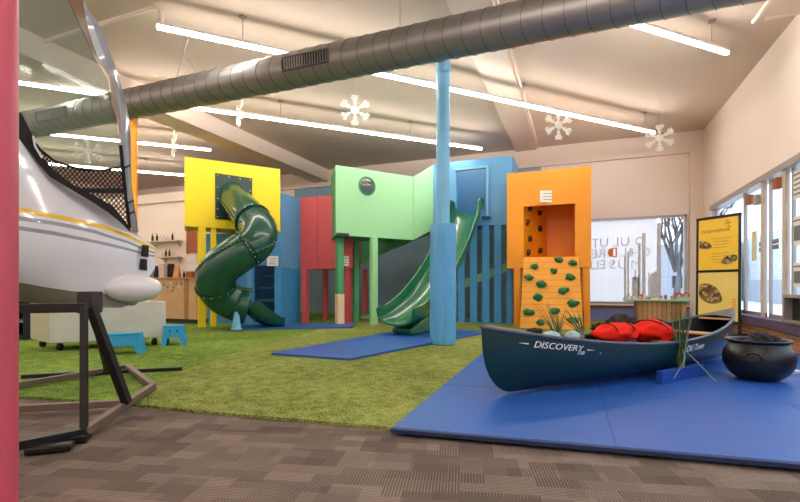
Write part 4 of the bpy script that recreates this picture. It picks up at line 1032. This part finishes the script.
MB().prism([S(.03,.24,-.008), S(.97,.24,-.008), S(.97,Zm-.02,-.008), S(.03,Zm-.02,-.008)], [S(.03,.24,.006), S(.97,.24,.006), S(.97,Zm-.02,.006), S(.03,Zm-.02,.006)]).build('lower_poster', 'postp', t)
MB().prism([S(.03,Zm+.02,-.008), S(.97,Zm+.02,-.008), S(.97,HP-.02,-.008), S(.03,HP-.02,-.008)], [S(.03,Zm+.02,.006), S(.97,Zm+.02,.006), S(.97,HP-.02,.006), S(.03,HP-.02,.006)]).build('upper_poster', 'posty', t)
def leafpic(u, z, w, h, rot=.0, clip=.05):
    pts = []
    for k in range(28):
        a = 2*math.pi*k/28; x_ = math.cos(a)*w/2*abs(math.cos(a))**.0; y_ = math.sin(a)*h/2*(abs(math.sin(a))**.35)
        uu = u+(x_*math.cos(rot)-y_*math.sin(rot))/WP; zz = z+x_*math.sin(rot)+y_*math.cos(rot); pts.append((min(max(uu, .05), .95), zz))
    MB().prism([S(a, b, .007) for a, b in pts], [S(a, b, .010) for a, b in pts]).build('printed_picture', 'leafpic', t)
upz = lambda f: Zm+(HP-Zm)*f
leafpic(.16, upz(.50), .34, .15, -.25); leafpic(.78, upz(.2), .32, .16, .3); leafpic(.30, Zm-.42, .56, .34, -.5)
ink = MB()
put_text(ink, 'metamorphose', .11, S(.44, upz(.755), .009), dP, UP, extrude=.001, sx=.8)
for k in range(9): ink.bar(S(.35+.02*(k%3), upz(.6)-k*.055, .009), S(.80-.03*(k%4), upz(.6)-k*.055, .009), .002, .008) if k not in (4,) else None
for a in (.4, .9, 1.5, 2.2, 2.9, -.6, -1.3): 
    o_ = S(.73, upz(.84), .009); ink.bar(o_+dP*math.cos(a)*.02+UP*math.sin(a)*.02, o_+dP*math.cos(a)*.075+UP*math.sin(a)*.1, .002, .009)
ink.build('poster_print', 'postink', t)
ink = MB(); put_text(ink, 'insects', .13, S(.87, .48, .009), UP, -dP, extrude=.001); ink.build('poster_print', 'oletter', t)
ft = MB()
for u in (.02, .98): c = S(u, 0); ft.box((c.x, c.y, .07), (.08, .34, .03), math.atan2(nP.y, nP.x)-math.pi/2)
ft.build('stand_foot', 'blackm', t)

# ================================================================== TRAIN TABLE BY THE BACK WINDOW
Yk = 11.1
a, b = onY(626, 299, Yk), onY(690, 299, Yk); zk = a.z; xa, xb = onY(637,300,Yk+.05).x, onY(686,300,Yk+.05).x
b.x = min(b.x, 2.6)
t = thing('toy_table', 'slatted wood table with a mint green top below the back window', 'table', ((xa+xb)/2, Yk+.4, .022))
MB().box(((a.x+b.x)/2, Yk+.35, zk-.02), (b.x-a.x, .9, .04)).build('tabletop', 'minttop', t, bevel=.01)
MB().box(((xa+xb)/2, Yk+.35, (zk-.04+.022)/2), (xb-xa, .7, zk-.062)).build('slatted_base', 'slats', t)
toys = [(640,'toyo',.06,.09,'peach toy block'), (641.5,'toyr',.05,.14,'thin red toy post'), (648,'toyr',.1,.035,'flat red toy piece'), (654,'toyw',.09,.05,'small white toy house'), (661,'toyo',.07,.08,'peach toy house'), (665.5,'toyb',.05,.1,'slate toy tower'), (672,'toyo',.06,.08,'peach toy house nearest the red wagon'), (676,'toyb',.09,.06,'low slate toy car'), (634,'toyw',.04,.11,'white toy post'), (629,'toyw',.03,.12,'white toy post at the table end')]
for i, (px, m, w_, h_, lb) in enumerate(toys):
    p = onY(px, 298, Yk+.12+(i%3)*.06); tg = thing('toy_piece', lb+' on the mint green table', 'toy', (p.x, p.y, zk), 'toys on the mint table')
    MB().box((p.x, p.y, zk+h_*.35+.001), (w_, .06, h_*.7)).build('toy_body', m, tg, bevel=.004)
    q = [(-w_/2,-.03),(w_/2,-.03),(w_/2,.03),(-w_/2,.03)]; MB().prism([Vector((p.x+x_, p.y+y_, zk+h_*.7+.002)) for x_, y_ in q], [Vector((p.x+x_*.15, p.y+y_, zk+h_)) for x_, y_ in q]).build('toy_roof', 'toyr' if m != 'toyr' else 'toyw', tg)
p = onY(682.5, 298, Yk+.1); tg = thing('toy_wagon', 'red and white toy ring wagon at the right end of the mint table', 'toy', (p.x, p.y, zk))
m_ = MB()
for dx in (-.07, .07): m_.tube([Vector((p.x+dx+.05*math.cos(q), p.y, zk+.085+.06*math.sin(q))) for q in [2*math.pi*k/16 for k in range(17)]], .017, 6)
m_.build('rings', 'toyr', tg); MB().box((p.x, p.y, zk+.03), (.26, .08, .05)).build('wagon_base', 'minttop', tg); MB().box((p.x, p.y+.03, zk+.09), (.12, .03, .07)).build('wagon_body', 'toyw', tg)

# ================================================================== BOAT ON ITS STAND
zf_ = lambda x: 2.95+(x-19)/(153-19)*1.0 if x > -20 else 2.95-39/134+(x+20)*.0035
cols = [-75,-20,19,52,71,95,109,128,144,151,155]
rows = {
 'deck': [95,118,138,178,188.5,203,212,228.5,240,244.5,247.5],
 'yt':   [196,202,207.5,213.5,217.5,223,227,234,242,246,248],
 'yb':   [202.0,206.9,212.4,218.1,221.8,226.7,230.6,237.6,245.0,248.5,249.9],
 'g1t':  [206,211,216,221,224.5,230,235,241,248,251,252],
 'g1b':  [210.7,215.7,220.4,224.8,228.5,233.5,237.9,243.4,250.2,252.9,253.5],
 'g2t':  [217,221.5,226,231,235,240,243,248,252.5,254.6,255],
 'g2b':  [221.8,225.8,230.2,234.9,238.6,243.1,246.3,250.5,254.7,256.7,256.8],
 'mid':  [248,250,252,256,259,263,266,268,267,264,262],
 'chi':  [274,278,282.5,288.3,291,293,294,292,283,274,268],
 'keel': [296,299,302,304,305.5,306,304,299,288,277,270]}
zoff = {'deck':.12,'yt':.02,'yb':.02,'g1t':.01,'g1b':.01,'g2t':.0,'g2b':.0,'mid':.0,'chi':.08,'keel':.62}
names = list(rows)
near = []
for i, x in enumerate(cols):
    taper = max(0, min(1, (155-x)/70)); near.append([P(x+0, rows[k][i], zf_(x)+zoff[k]*taper) for k in names])
bow = P(156.5, 258, zf_(155)+.03); dN = flat(near[2][7]-near[8][7]).normalized()
side_n = Vector((-dN.y, dN.x, 0)); side_n = side_n if side_n.dot(RT) < 0 else -side_n
ctr = (dN+side_n*.34).normalized(); side_n = Vector((-ctr.y, ctr.x, 0)); side_n = side_n if side_n.dot(RT) < 0 else -side_n
def mirror(p): k = flat(p-bow).dot(side_n); return p-side_n*2*k
for r_ in near:
    p = r_[-1]; k = flat(p-bow).dot(side_n); r_[-1] = p-side_n*(k+.02) if True else p
t = thing('sailboat', 'glossy white boat with yellow and grey stripes raised on a black stand', 'boat', flat(P(60, 300, 3.4), .8))
hb2 = MB(); full = [r_+[mirror(p) for p in r_[::-1]][1:] for r_ in near]; nR = len(names)
for i in range(len(full)-1):
    for k in range(len(full[0])-1):
        kk = min(k, len(full[0])-2-k)
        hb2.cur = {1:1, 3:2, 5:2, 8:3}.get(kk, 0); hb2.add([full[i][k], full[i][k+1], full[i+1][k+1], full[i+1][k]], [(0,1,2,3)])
hb2.cur = 0
for i in range(len(full)-1): hb2.add([full[i][0], full[i+1][0], full[i+1][-1], full[i][-1]], [(0,1,2,3)])
hb2.add(full[-1], [tuple(range(len(full[-1])))]); hb2.add(full[0], [tuple(range(len(full[0])))])
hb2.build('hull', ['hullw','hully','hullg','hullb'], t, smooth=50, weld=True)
bl_ = MB(); bl_.blob(P(134,288.5,zf_(135)-.0), (.225,.15,.118), 1, .02, 1, 4, math.atan2(ctr.y, ctr.x)); bl_.build('bow_bulb', 'hullw', t, smooth=70)
MB().blob(P(131.5,300,zf_(131)+.02), (.06,.05,.05), 2, .02, 1, 2).build('bulb_cap', 'hullg', t, smooth=60)
for a, b, c_, d_ in ((140.5,144.8,244.5,257),(138.8,144,258.5,270.5)):
    m_ = MB(); q = [P(a+1.3,c_,zf_(142)-.035), P(b,c_+.5,zf_(146)-.04), P(b-.6,d_,zf_(145)-.04), P(a,d_-1,zf_(141)-.04)]; m_.prism(q, [v+FW*.12 for v in q]); m_.build('rudder_fitting', 'rope', t, bevel=.004)
# curved mast board
zb0 = 3.55
brd = [(62,-30,79,79.5,zb0-.1),(68,0,83,84.5,zb0-.08),(81,29,88.5,101,zb0-.05),(95.5,57,98.5,112,zb0-.02),(108,76,111,118.5,zb0),(113,105,118.5,126,zb0+.05),(118.5,127,121.5,130,zb0+.08),(121,159,123,131,zb0+.12),(125,190,126.5,132.5,zb0+.18),(128.5,212,130,135.5,zb0+.24),(132,232,133.5,138.5,zb0+.32)]
rg = []
for xl, y, xm_, xr, z in brd:
    dr_ = .0
    rg.append([P(xl, y, z), P(xm_, y+1, z-.045), P((xm_+xr)/2, y+.5, z-.03), P(xr, y, z+.03), P((xl+xr)/2+1, y, z+.09)])
rg = [[Vector(v) for v in r_] for r_ in rg]
sm_r = []
for k in range(5):
    sm_r.append(cr([r_[k] for r_ in rg], 4))
ringsm = [[sm_r[k][i] for k in range(5)] for i in range(len(sm_r[0]))]
mm = MB(); n5 = 5
for i in range(len(ringsm)-1):
    for k in range(5):
        mm.cur = 1 if k == 0 else 0; mm.add([ringsm[i][k], ringsm[i][(k+1)%5], ringsm[i+1][(k+1)%5], ringsm[i+1][k]], [(0,1,2,3)])
mm.build('mast', ['hullg', mat('varnished_brown_edge', (128,92,62), .4)], t, smooth=50, weld=True)
MB().tube([P(120.5,145,zb0+.03), P(124,180,zb0+.1), P(129.5,228,zb0+.25)], .013, 8).build('net_pole', 'rope', t, smooth=60)
for y in (168, 203, 214): MB().tube([P(121.5+(y-150)*.12,y,zb0+.03), P(128+(y-150)*.1,y-2.5,zb0+.1)], .007, 6).build('lashing', 'rope', t)
# film
fpts = [(-40,-20,2.9),(60,-20,3.35),(70,5,3.42),(82,32,3.47),(96,60,3.5),(108,80,3.53),(113,108,3.56),(118,130,3.6),(121,150,3.6),(120.5,167,3.62),(104,171,3.55),(90,170,3.45),(77,168,3.38),(54,161,3.3),(40,149,3.2),(30,128,3.15),(19,112,3.08),(-40,60,2.9)]
MB().add([P(*v) for v in fpts], [tuple(range(len(fpts)))]).build('clear_sail_film', 'film', t, solid=.002)
# net
poly = [(33,138),(40,149),(54,161),(65,166),(77,168.5),(90,170.5),(104,170),(121,166.5),(125,195),(129.5,229),(109,212),(95,203),(71,188.5),(60,182),(48,172)]
def inside(x, y):
    c_ = False; n_ = len(poly)
    for i in range(n_):
        (x1, y1), (x2, y2) = poly[i], poly[(i+1)%n_]
        if (y1 > y) != (y2 > y) and x < (x2-x1)*(y-y1)/(y2-y1)+x1: c_ = not c_
    return c_
net = MB(); zn = lambda x: 3.08+(x-19)/110*.62
def clipline(sl, c0):
    run = []; 
    for i in range(0, 461):
        x = 30+i*.25*.9; y = c0+sl*(x-30)
        if inside(x, y): run.append((x, y))
        else:
            if len(run) > 3: net.tube([P(run[0][0], run[0][1], zn(run[0][0])), P(run[-1][0], run[-1][1], zn(run[-1][0]))], .0042, 4)
            run = []
for k in range(60): clipline(1.25, 160-k*5.6); 
for k in range(60): clipline(-1.05, 130+k*5.2)
net.build('netting', 'rope', t)
def ribbon(pl, wpx, name, m='rope', dz=0):
    m_ = MB(); pp = [P(x, y, zn(x)+dz) for x, y in pl]; m_.tube(pp, [w_*.0075 for w_ in wpx], 6); return m_.build(name, m, t, smooth=60)
ribbon([(31,138),(40,149.5),(54,161),(77,168.5),(90,170.5),(104,170),(121,166.5)], [1.2]*7, 'net_border')
m_ = MB(); q = [(70,187.8),(126,188.5),(126,193.5),(80,192.5)]; m_.prism([P(x,y,zn(x)-.01) for x, y in q], [P(x,y,zn(x)+.01) for x, y in q]); m_.build('net_strap', 'rope', t)
m_ = MB(); q = [(14,108),(22,114),(33,136),(42,156),(55,173),(72,186),(95,199),(113,207),(128,224),(131,231),(109,212.5),(95,203.5),(71,189),(52,178),(28,150),(14,128)]
up_ = [(14,108),(22,114),(33,136),(42,156),(55,171),(72,184),(95,196),(113,206),(126,222),(131,231)]; lo_ = [(14,132),(20,140),(28,150),(38,163),(50,177),(71,189.5),(95,204),(109,213),(121,223),(130,232)]
m_.loft([[P(*a,zn(a[0])-.012), P(*b,zn(b[0])-.012), P(*b,zn(b[0])+.012), P(*a,zn(a[0])+.012)] for a, b in zip(up_, lo_)], True, True); m_.build('black_hem', 'rope', t)
ribbon([(33,136),(35,146),(42,158)], [1,1,1], 'white_cord', 'hullw', -.03)

# stand
t = thing('boat_stand', 'black steel frame stand with slanted struts carrying the white boat', 'stand', flat(G(84, 432)))
BH = .045; hb0 = .03
def gp(px, py, h=.06): return G(px, py, h)
Pa, Pb, Pc = gp(84,432), gp(153,386), gp(127,366.5)
Pl1 = gp(-60,461); Pl2 = gp(-60,413); Pl5 = gp(-60,398)
def fbar(a, b, m='brownm', w_=.05, nm='base_rail'): return MB().bar(a-UP*.0, b-UP*.0, w_, .05).build(nm, m, t, bevel=.004)
fbar(Pa, Pb); fbar(Pb, Pc); fbar(Pa, Pl1, 'blackm'); fbar(gp(124,403,.06), Pl2); fbar(Pc, Pl5)
Pd0, Pd1 = G(22,376.5,.04), G(182,368.5,.04); MB().bar(Pd0, Pd1, .06, .04).build('ground_rail', 'blackm', t, bevel=.004)
zt0 = .80
topA = P(84, 300, 2.93); topA.z = zt0
MB().bar(flat(Pa, .06), flat(topA, zt0), .036, .036, up=RT).build('upright', 'blackm', t, bevel=.004)
sB = gp(127,403,.08); sT = P(91, 300, 3.1); sT.z = zt0
MB().bar(sB, sT, .055, .055, up=RT).build('strut', 'blackm', t, bevel=.004)
sB2 = gp(107,371,.06); MB().bar(sB2, P(94,316,3.3), .04, .04, up=RT).build('strut', 'blackm', t, bevel=.004)
bA = P(-60, 310, 2.75); bB = P(86, 309.5, 3.0); bA.z = bB.z = zt0-.0; MB().bar(bA, bB, .07, .06).build('cross_beam', 'blackm', t, bevel=.004)
bb = P(90, 300, 3.15); MB().box((bb.x, bb.y, (zt0+EYE-.09)/2+.0), (.11, .11, EYE-.06-zt0+.06), YAW).build('cradle_bracket', 'kick', t, bevel=.006)
pf = flat(G(50, 453)); MB().box((pf.x, pf.y, .03), (.22, .08, .04), YAW+.35).build('foot_plate', 'blackm', t, bevel=.01)
pf = flat(G(78, 442)); MB().box((pf.x, pf.y, .03), (.12, .12, .05), YAW+.35).build('foot_plate', 'blackm', t, bevel=.01)

# ================================================================== WHITE CART, STOOLS
w0 = P(49, 300, 6.25); w1 = P(166, 300, 7.0); w2 = P(31, 300, 6.75)
w0, w1, w2 = flat(w0), flat(w1), flat(w2); w3 = w1+(w2-w0)
t = thing('storage_cart', 'low whitewashed wooden box cart on casters behind the boat stand', 'cart', flat((w0+w3)/2, .02))
zt_, zb_ = .70, .145
MB().prism([flat(v, zb_) for v in (w0, w1, w3, w2)], [flat(v, zt_) for v in (w0, w1, w3, w2)]).build('box_body', 'wash', t, bevel=.008)
dw = (w1-w0).normalized(); e_ = (w2-w0).normalized()
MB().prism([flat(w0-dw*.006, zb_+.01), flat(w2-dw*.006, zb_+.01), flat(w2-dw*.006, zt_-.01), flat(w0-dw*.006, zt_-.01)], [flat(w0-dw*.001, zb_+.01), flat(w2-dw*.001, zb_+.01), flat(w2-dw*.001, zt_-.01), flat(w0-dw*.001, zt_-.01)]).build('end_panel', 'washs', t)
for c in (w0+dw*.15+e_*.1, w1-dw*.12+e_*.1, w2+dw*.12-e_*.08, w3-dw*.15-e_*.08):
    m_ = MB(); 
    wc = flat(c, .075)
    R_ = Matrix.Rotation(.4, 3, 'Z'); m_.loft([[wc+R_@Vector((s_, math.cos(a)*rr_, math.sin(a)*rr_)) for a in [2*math.pi*k/18 for k in range(18)]] for rr_, s_ in ((.02,-.02),(.05,-.02),(.053,0),(.05,.02),(.02,.02))], True, True)
    o = m_.build('caster', 'blackm', t, smooth=40)
    MB().box((c.x, c.y, .138), (.07, .07, .012)).build('caster_plate', 'alu', o)
def stool(pxl, pxr, pyt, pyb, label, rz):
    zz = F*(EYE-.02)/(pyb-HZ); c = flat(P((pxl+pxr)/2, 300, zz+.12)); wd = (pxr-pxl)/F*zz; ht = (pyb-pyt)/F*zz*.97
    t = thing('step_stool', label, 'step stool', flat(c, .022), 'cyan step stools')
    R_ = Matrix.Rotation(rz, 3, 'Z'); TW = wd*.82/2; BW = wd/2; D = .13
    def V(x, y, z): return c+R_@Vector((x, y, 0))+UP*(z+.022)
    tp_ = MB(); tp_.prism([V(-TW,-D*.85,ht-.03), V(TW,-D*.85,ht-.03), V(TW,D*.85,ht-.03), V(-TW,D*.85,ht-.03)], [V(-TW,-D*.82,ht), V(TW,-D*.82,ht), V(TW,D*.82,ht), V(-TW,D*.82,ht)]); tp_.build('stool_top', 'step', t, bevel=.008)
    for s_ in (-1, 1):
        k = -D*1.05*(1 if s_ < 0 else -1); fr_ = MB(); pts2 = [(-BW,0),(-BW+.075,0),(-TW*.62,ht*.38),(TW*.62,ht*.38),(BW-.075,0),(BW,0),(TW,ht-.012),(-TW,ht-.012)]
        yof = lambda z: s_*(D*1.05-.28*D*z/ht)
        a = [V(x_, yof(z), z) for x_, z in pts2]; b = [V(x_, yof(z)-s_*.02, z) for x_, z in pts2]
        q = [(0,1,2,7),(2,3,6,7),(3,4,5,6)]
        for f in q: fr_.prism([a[i] for i in f], [b[i] for i in f])
        fr_.build('stool_side', 'step', t)
    for s_ in (-1, 1):
        a = [V(s_*BW,-D,0), V(s_*BW,D,0), V(s_*TW,D*.8,ht-.01), V(s_*TW,-D*.8,ht-.01)]; b = [v+R_@Vector((-s_*.02,0,0)) for v in a]; MB().prism(a, b).build('stool_leg', 'step', t)
    return V, t, TW, ht, D
stool(105.5, 143, 333, 354.5, 'cyan plastic step stool in front of the white cart', YAW+.35)
V, ts, TW, ht, D = stool(163.5, 185.5, 325, 345.5, 'smaller looking cyan step stool right of the white cart', YAW+.35)
m_ = MB()
for x_ in (-.05, .05): m_.blob(V(x_, -D*.93, ht*.72), (.016,.008,.016), 0, 0, 1, 2)
m_.build('grip_hole', 'dark', ts)
# dark shelf unit further left
c = flat(P(24, 300, 7.9)); t = thing('shelf_unit', 'low dark shelf unit standing left of the white cart', 'shelf', flat(c, .022))
m_ = MB(); 
for x_ in (-.35, .35): m_.box((c.x+x_, c.y, .36), (.03, .4, .66))
m_.box((c.x, c.y+.19, .36), (.7, .02, .66)); m_.build('shelf_frame', 'navy', t)
for z in (.05, .33, .68): MB().box((c.x, c.y, z), (.7, .4, .03)).build('shelf_board', 'alu' if z == .33 else 'kick', t)

# ================================================================== COUNTER CORNER AT THE LEFT REAR
Yc = 8.2; x0, x1 = onY(120,300,Yc).x, onY(196.5,300,Yc).x; zc = onY(160,277.5,Yc).z
t = thing('counter', 'light maple serving counter with dotted flower decals at the left rear', 'counter', ((x0+x1)/2, Yc+.3, .022))
MB().box(((x0+x1)/2, Yc+.31, (zc-.04+.13)/2), (x1-x0, .6, zc-.17)).build('counter_body', 'counter', t)
MB().box(((x0+x1)/2, Yc+.33, .08), (x1-x0-.02, .52, .11)).build('kickplate', 'kick', t)
MB().box(((x0+x1)/2, Yc+.29, zc-.02), (x1-x0+.06, .68, .04)).build('countertop', 'counterd', t, bevel=.008)
xs_ = onY(186,300,Yc).x; MB().box((xs_, Yc+.005, (zc-.04+.13)/2), (.12, .012, zc-.18)).build('front_strip', 'counterd', t)
for i, (px, py) in enumerate(((158,284),(161.5,288),(164,284.5),(167.5,287),(170.5,283),(173.5,287.5),(176,284),(178.5,286),(181,283.5),(172,291),(180.5,288.5))):
    c = onY(px, py, Yc); m_ = MB()
    for k in range(5): a = 2*math.pi*k/5; m_.blob(Vector((c.x+.022*math.cos(a), Yc+.004, c.z+.022*math.sin(a))), (.014,.004,.014), 0, 0, 1, 1)
    m_.build('flower_decal', ('toyb','paper','toyb')[i % 3], t)
def small(name, px, py0, py1, wpx, m, label, cat, Y=Yc+.3, shape='box', grp=None, z0=None):
    c = onY(px, py1, Y); z0 = (zc if z0 is None else z0)+.001; h = (py1-py0)/F*(Y/ray(px).y); w_ = wpx/F*(Y/ray(px).y)
    m_ = MB()
    if shape == 'box': m_.box((c.x, Y, z0+h/2), (w_, w_*.6, h))
    elif shape == 'bag': m_.prism([Vector((c.x+a*w_/2, Y+b*w_*.3, z0)) for a, b in ((-1,-1),(1,-1),(1,1),(-1,1))], [Vector((c.x+a*w_*.4, Y+b*w_*.08, z0+h)) for a, b in ((-1,-1),(1,-1),(1,1),(-1,1))])
    else: m_.lathe([(.0001,0),(w_/2,0),(w_/2,h*.6),(w_*.2,h*.75),(w_*.18,h),(.0001,h)], (c.x, Y, z0), 14)
    return tag(m_.build(name, m, smooth=40 if shape == 'b' else None, bevel=.004 if shape == 'box' else 0), label, cat, grp)
small('backpack', 155, 265, 277, 8, 'navy', 'dark backpack at the left on the maple counter', 'bag', shape='bag', Y=Yc+.45)
small('orange_bucket', 149.5, 269, 277, 7, 'orangeobj', 'orange bucket at the left end of the maple counter', 'bucket', shape='b')
small('coffee_maker', 163, 263, 277, 7, 'clay', 'pale coffee machine on the maple counter', 'appliance')
small('shoulder_bag', 171, 263, 277, 9, 'navy', 'navy shoulder bag between coffee machine and kraft bag', 'bag', shape='bag', Y=Yc+.45)
small('paper_bag', 177, 265, 277, 7, 'kraft', 'kraft paper bag on the maple counter', 'bag', shape='bag', Y=Yc+.25)
small('bottle', 184, 270, 277, 2.5, 'bottle', 'small dark bottle on the maple counter', 'bottle', shape='b')
small('basket', 190.5, 271, 277, 8, 'walnut', 'brown basket at the right end of the maple counter', 'basket')
Ys = PY-.12
for (pl, pr, py, lb) in ((150,180,242,'upper white wall shelf with bottles at the left rear'), (160,180,257.5,'lower white wall shelf with cups at the left rear')):
    a, b = onY(pl, py, Ys), onY(pr, py, Ys); t = thing('wall_shelf', lb, 'shelf', ((a.x+b.x)/2, Ys, a.z-.12), 'white wall shelves')
    MB().box(((a.x+b.x)/2, Ys, a.z), (b.x-a.x, .22, .03)).build('shelf_board', 'clay', t)
    for x_ in (a.x+.1, b.x-.1): MB().prism([Vector((x_-.01, PY-.01, a.z-.015)), Vector((x_-.01, Ys-.08, a.z-.015)), Vector((x_-.01, PY-.01, a.z-.16))], [Vector((x_+.01, PY-.01, a.z-.015)), Vector((x_+.01, Ys-.08, a.z-.015)), Vector((x_+.01, PY-.01, a.z-.16))]).build('bracket', 'clay', t)
    m_ = MB(); n_ = 9 if pl == 150 else 5
    for k in range(n_): x_ = a.x+.08+(b.x-a.x-.16)*k/(n_-1); m_.tube([(x_, Ys-.06, a.z-.02), (x_, Ys-.06, a.z-.07), (x_, Ys-.09, a.z-.09)], .008, 5)
    m_.build('hook', 'clay', t)
    zs_ = a.z+.015
    for k, px in enumerate([152.5,157,160.5,164,167.5,172.5] if pl == 150 else [163,166,169.5,173]):
        dk_ = px in (152.5,157,172.5,166,169.5); hh = 7.5 if dk_ else 5.5
        small('bottle' if dk_ else 'cup', px, py-hh-.5, py-.5, 2.2 if dk_ else 2.8, 'bottle' if dk_ else 'clay', ('dark slim bottle' if dk_ else 'pale ceramic cup')+' on the '+('upper' if pl == 150 else 'lower')+' white wall shelf, '+{152.5:'leftmost dark one',157:'second dark one from the left',160.5:'left of the three cups',164:'middle of the three cups',167.5:'right of the three cups',172.5:'rightmost on the shelf',163:'at its left end',166:'left of the two bottles',169.5:'right of the two bottles',173:'at its right end'}[px], 'bottle' if dk_ else 'cup', Y=Ys, shape='b', grp='bottles and cups on the wall shelves', z0=zs_)
a, b = onY(187.5,253,PY-.02), onY(198,228,PY-.02)
t = thing('notice_board', 'brown wooden notice board on the wall beside the yellow playhouse', 'board', ((a.x+b.x)/2, PY-.02, a.z))
MB().box(((a.x+b.x)/2, PY-.02, (a.z+b.z)/2), (b.x-a.x, .03, b.z-a.z)).build('board', 'walnut', t)
for xx in (a.x, b.x): MB().box((xx, PY-.025, (a.z+b.z)/2), (.04, .05, b.z-a.z+.04)).build('board_frame', 'counterd', t)
for py0, py1, lb in ((255,262,'upper white paper sheet pinned below the brown notice board'), (264.5,270,'lower white paper sheet pinned below the brown notice board')):
    a, b = onY(187.5,py1,PY-.01), onY(197,py0,PY-.01); tag(MB().box(((a.x+b.x)/2, PY-.008, (a.z+b.z)/2), (b.x-a.x, .01, b.z-a.z)).build('wall_paper_sheet', 'paper'), lb, 'paper', 'sheets below the notice board')
# wall control box on the pilaster
c = onY(700, 205, BY-.1); tag(MB().box((c.x, BY-.115, c.z), (.09, .03, .12)).build('wall_switch_box', 'toyw', bevel=.004), 'small white switch box on the pilaster above the poster stand', 'switch')
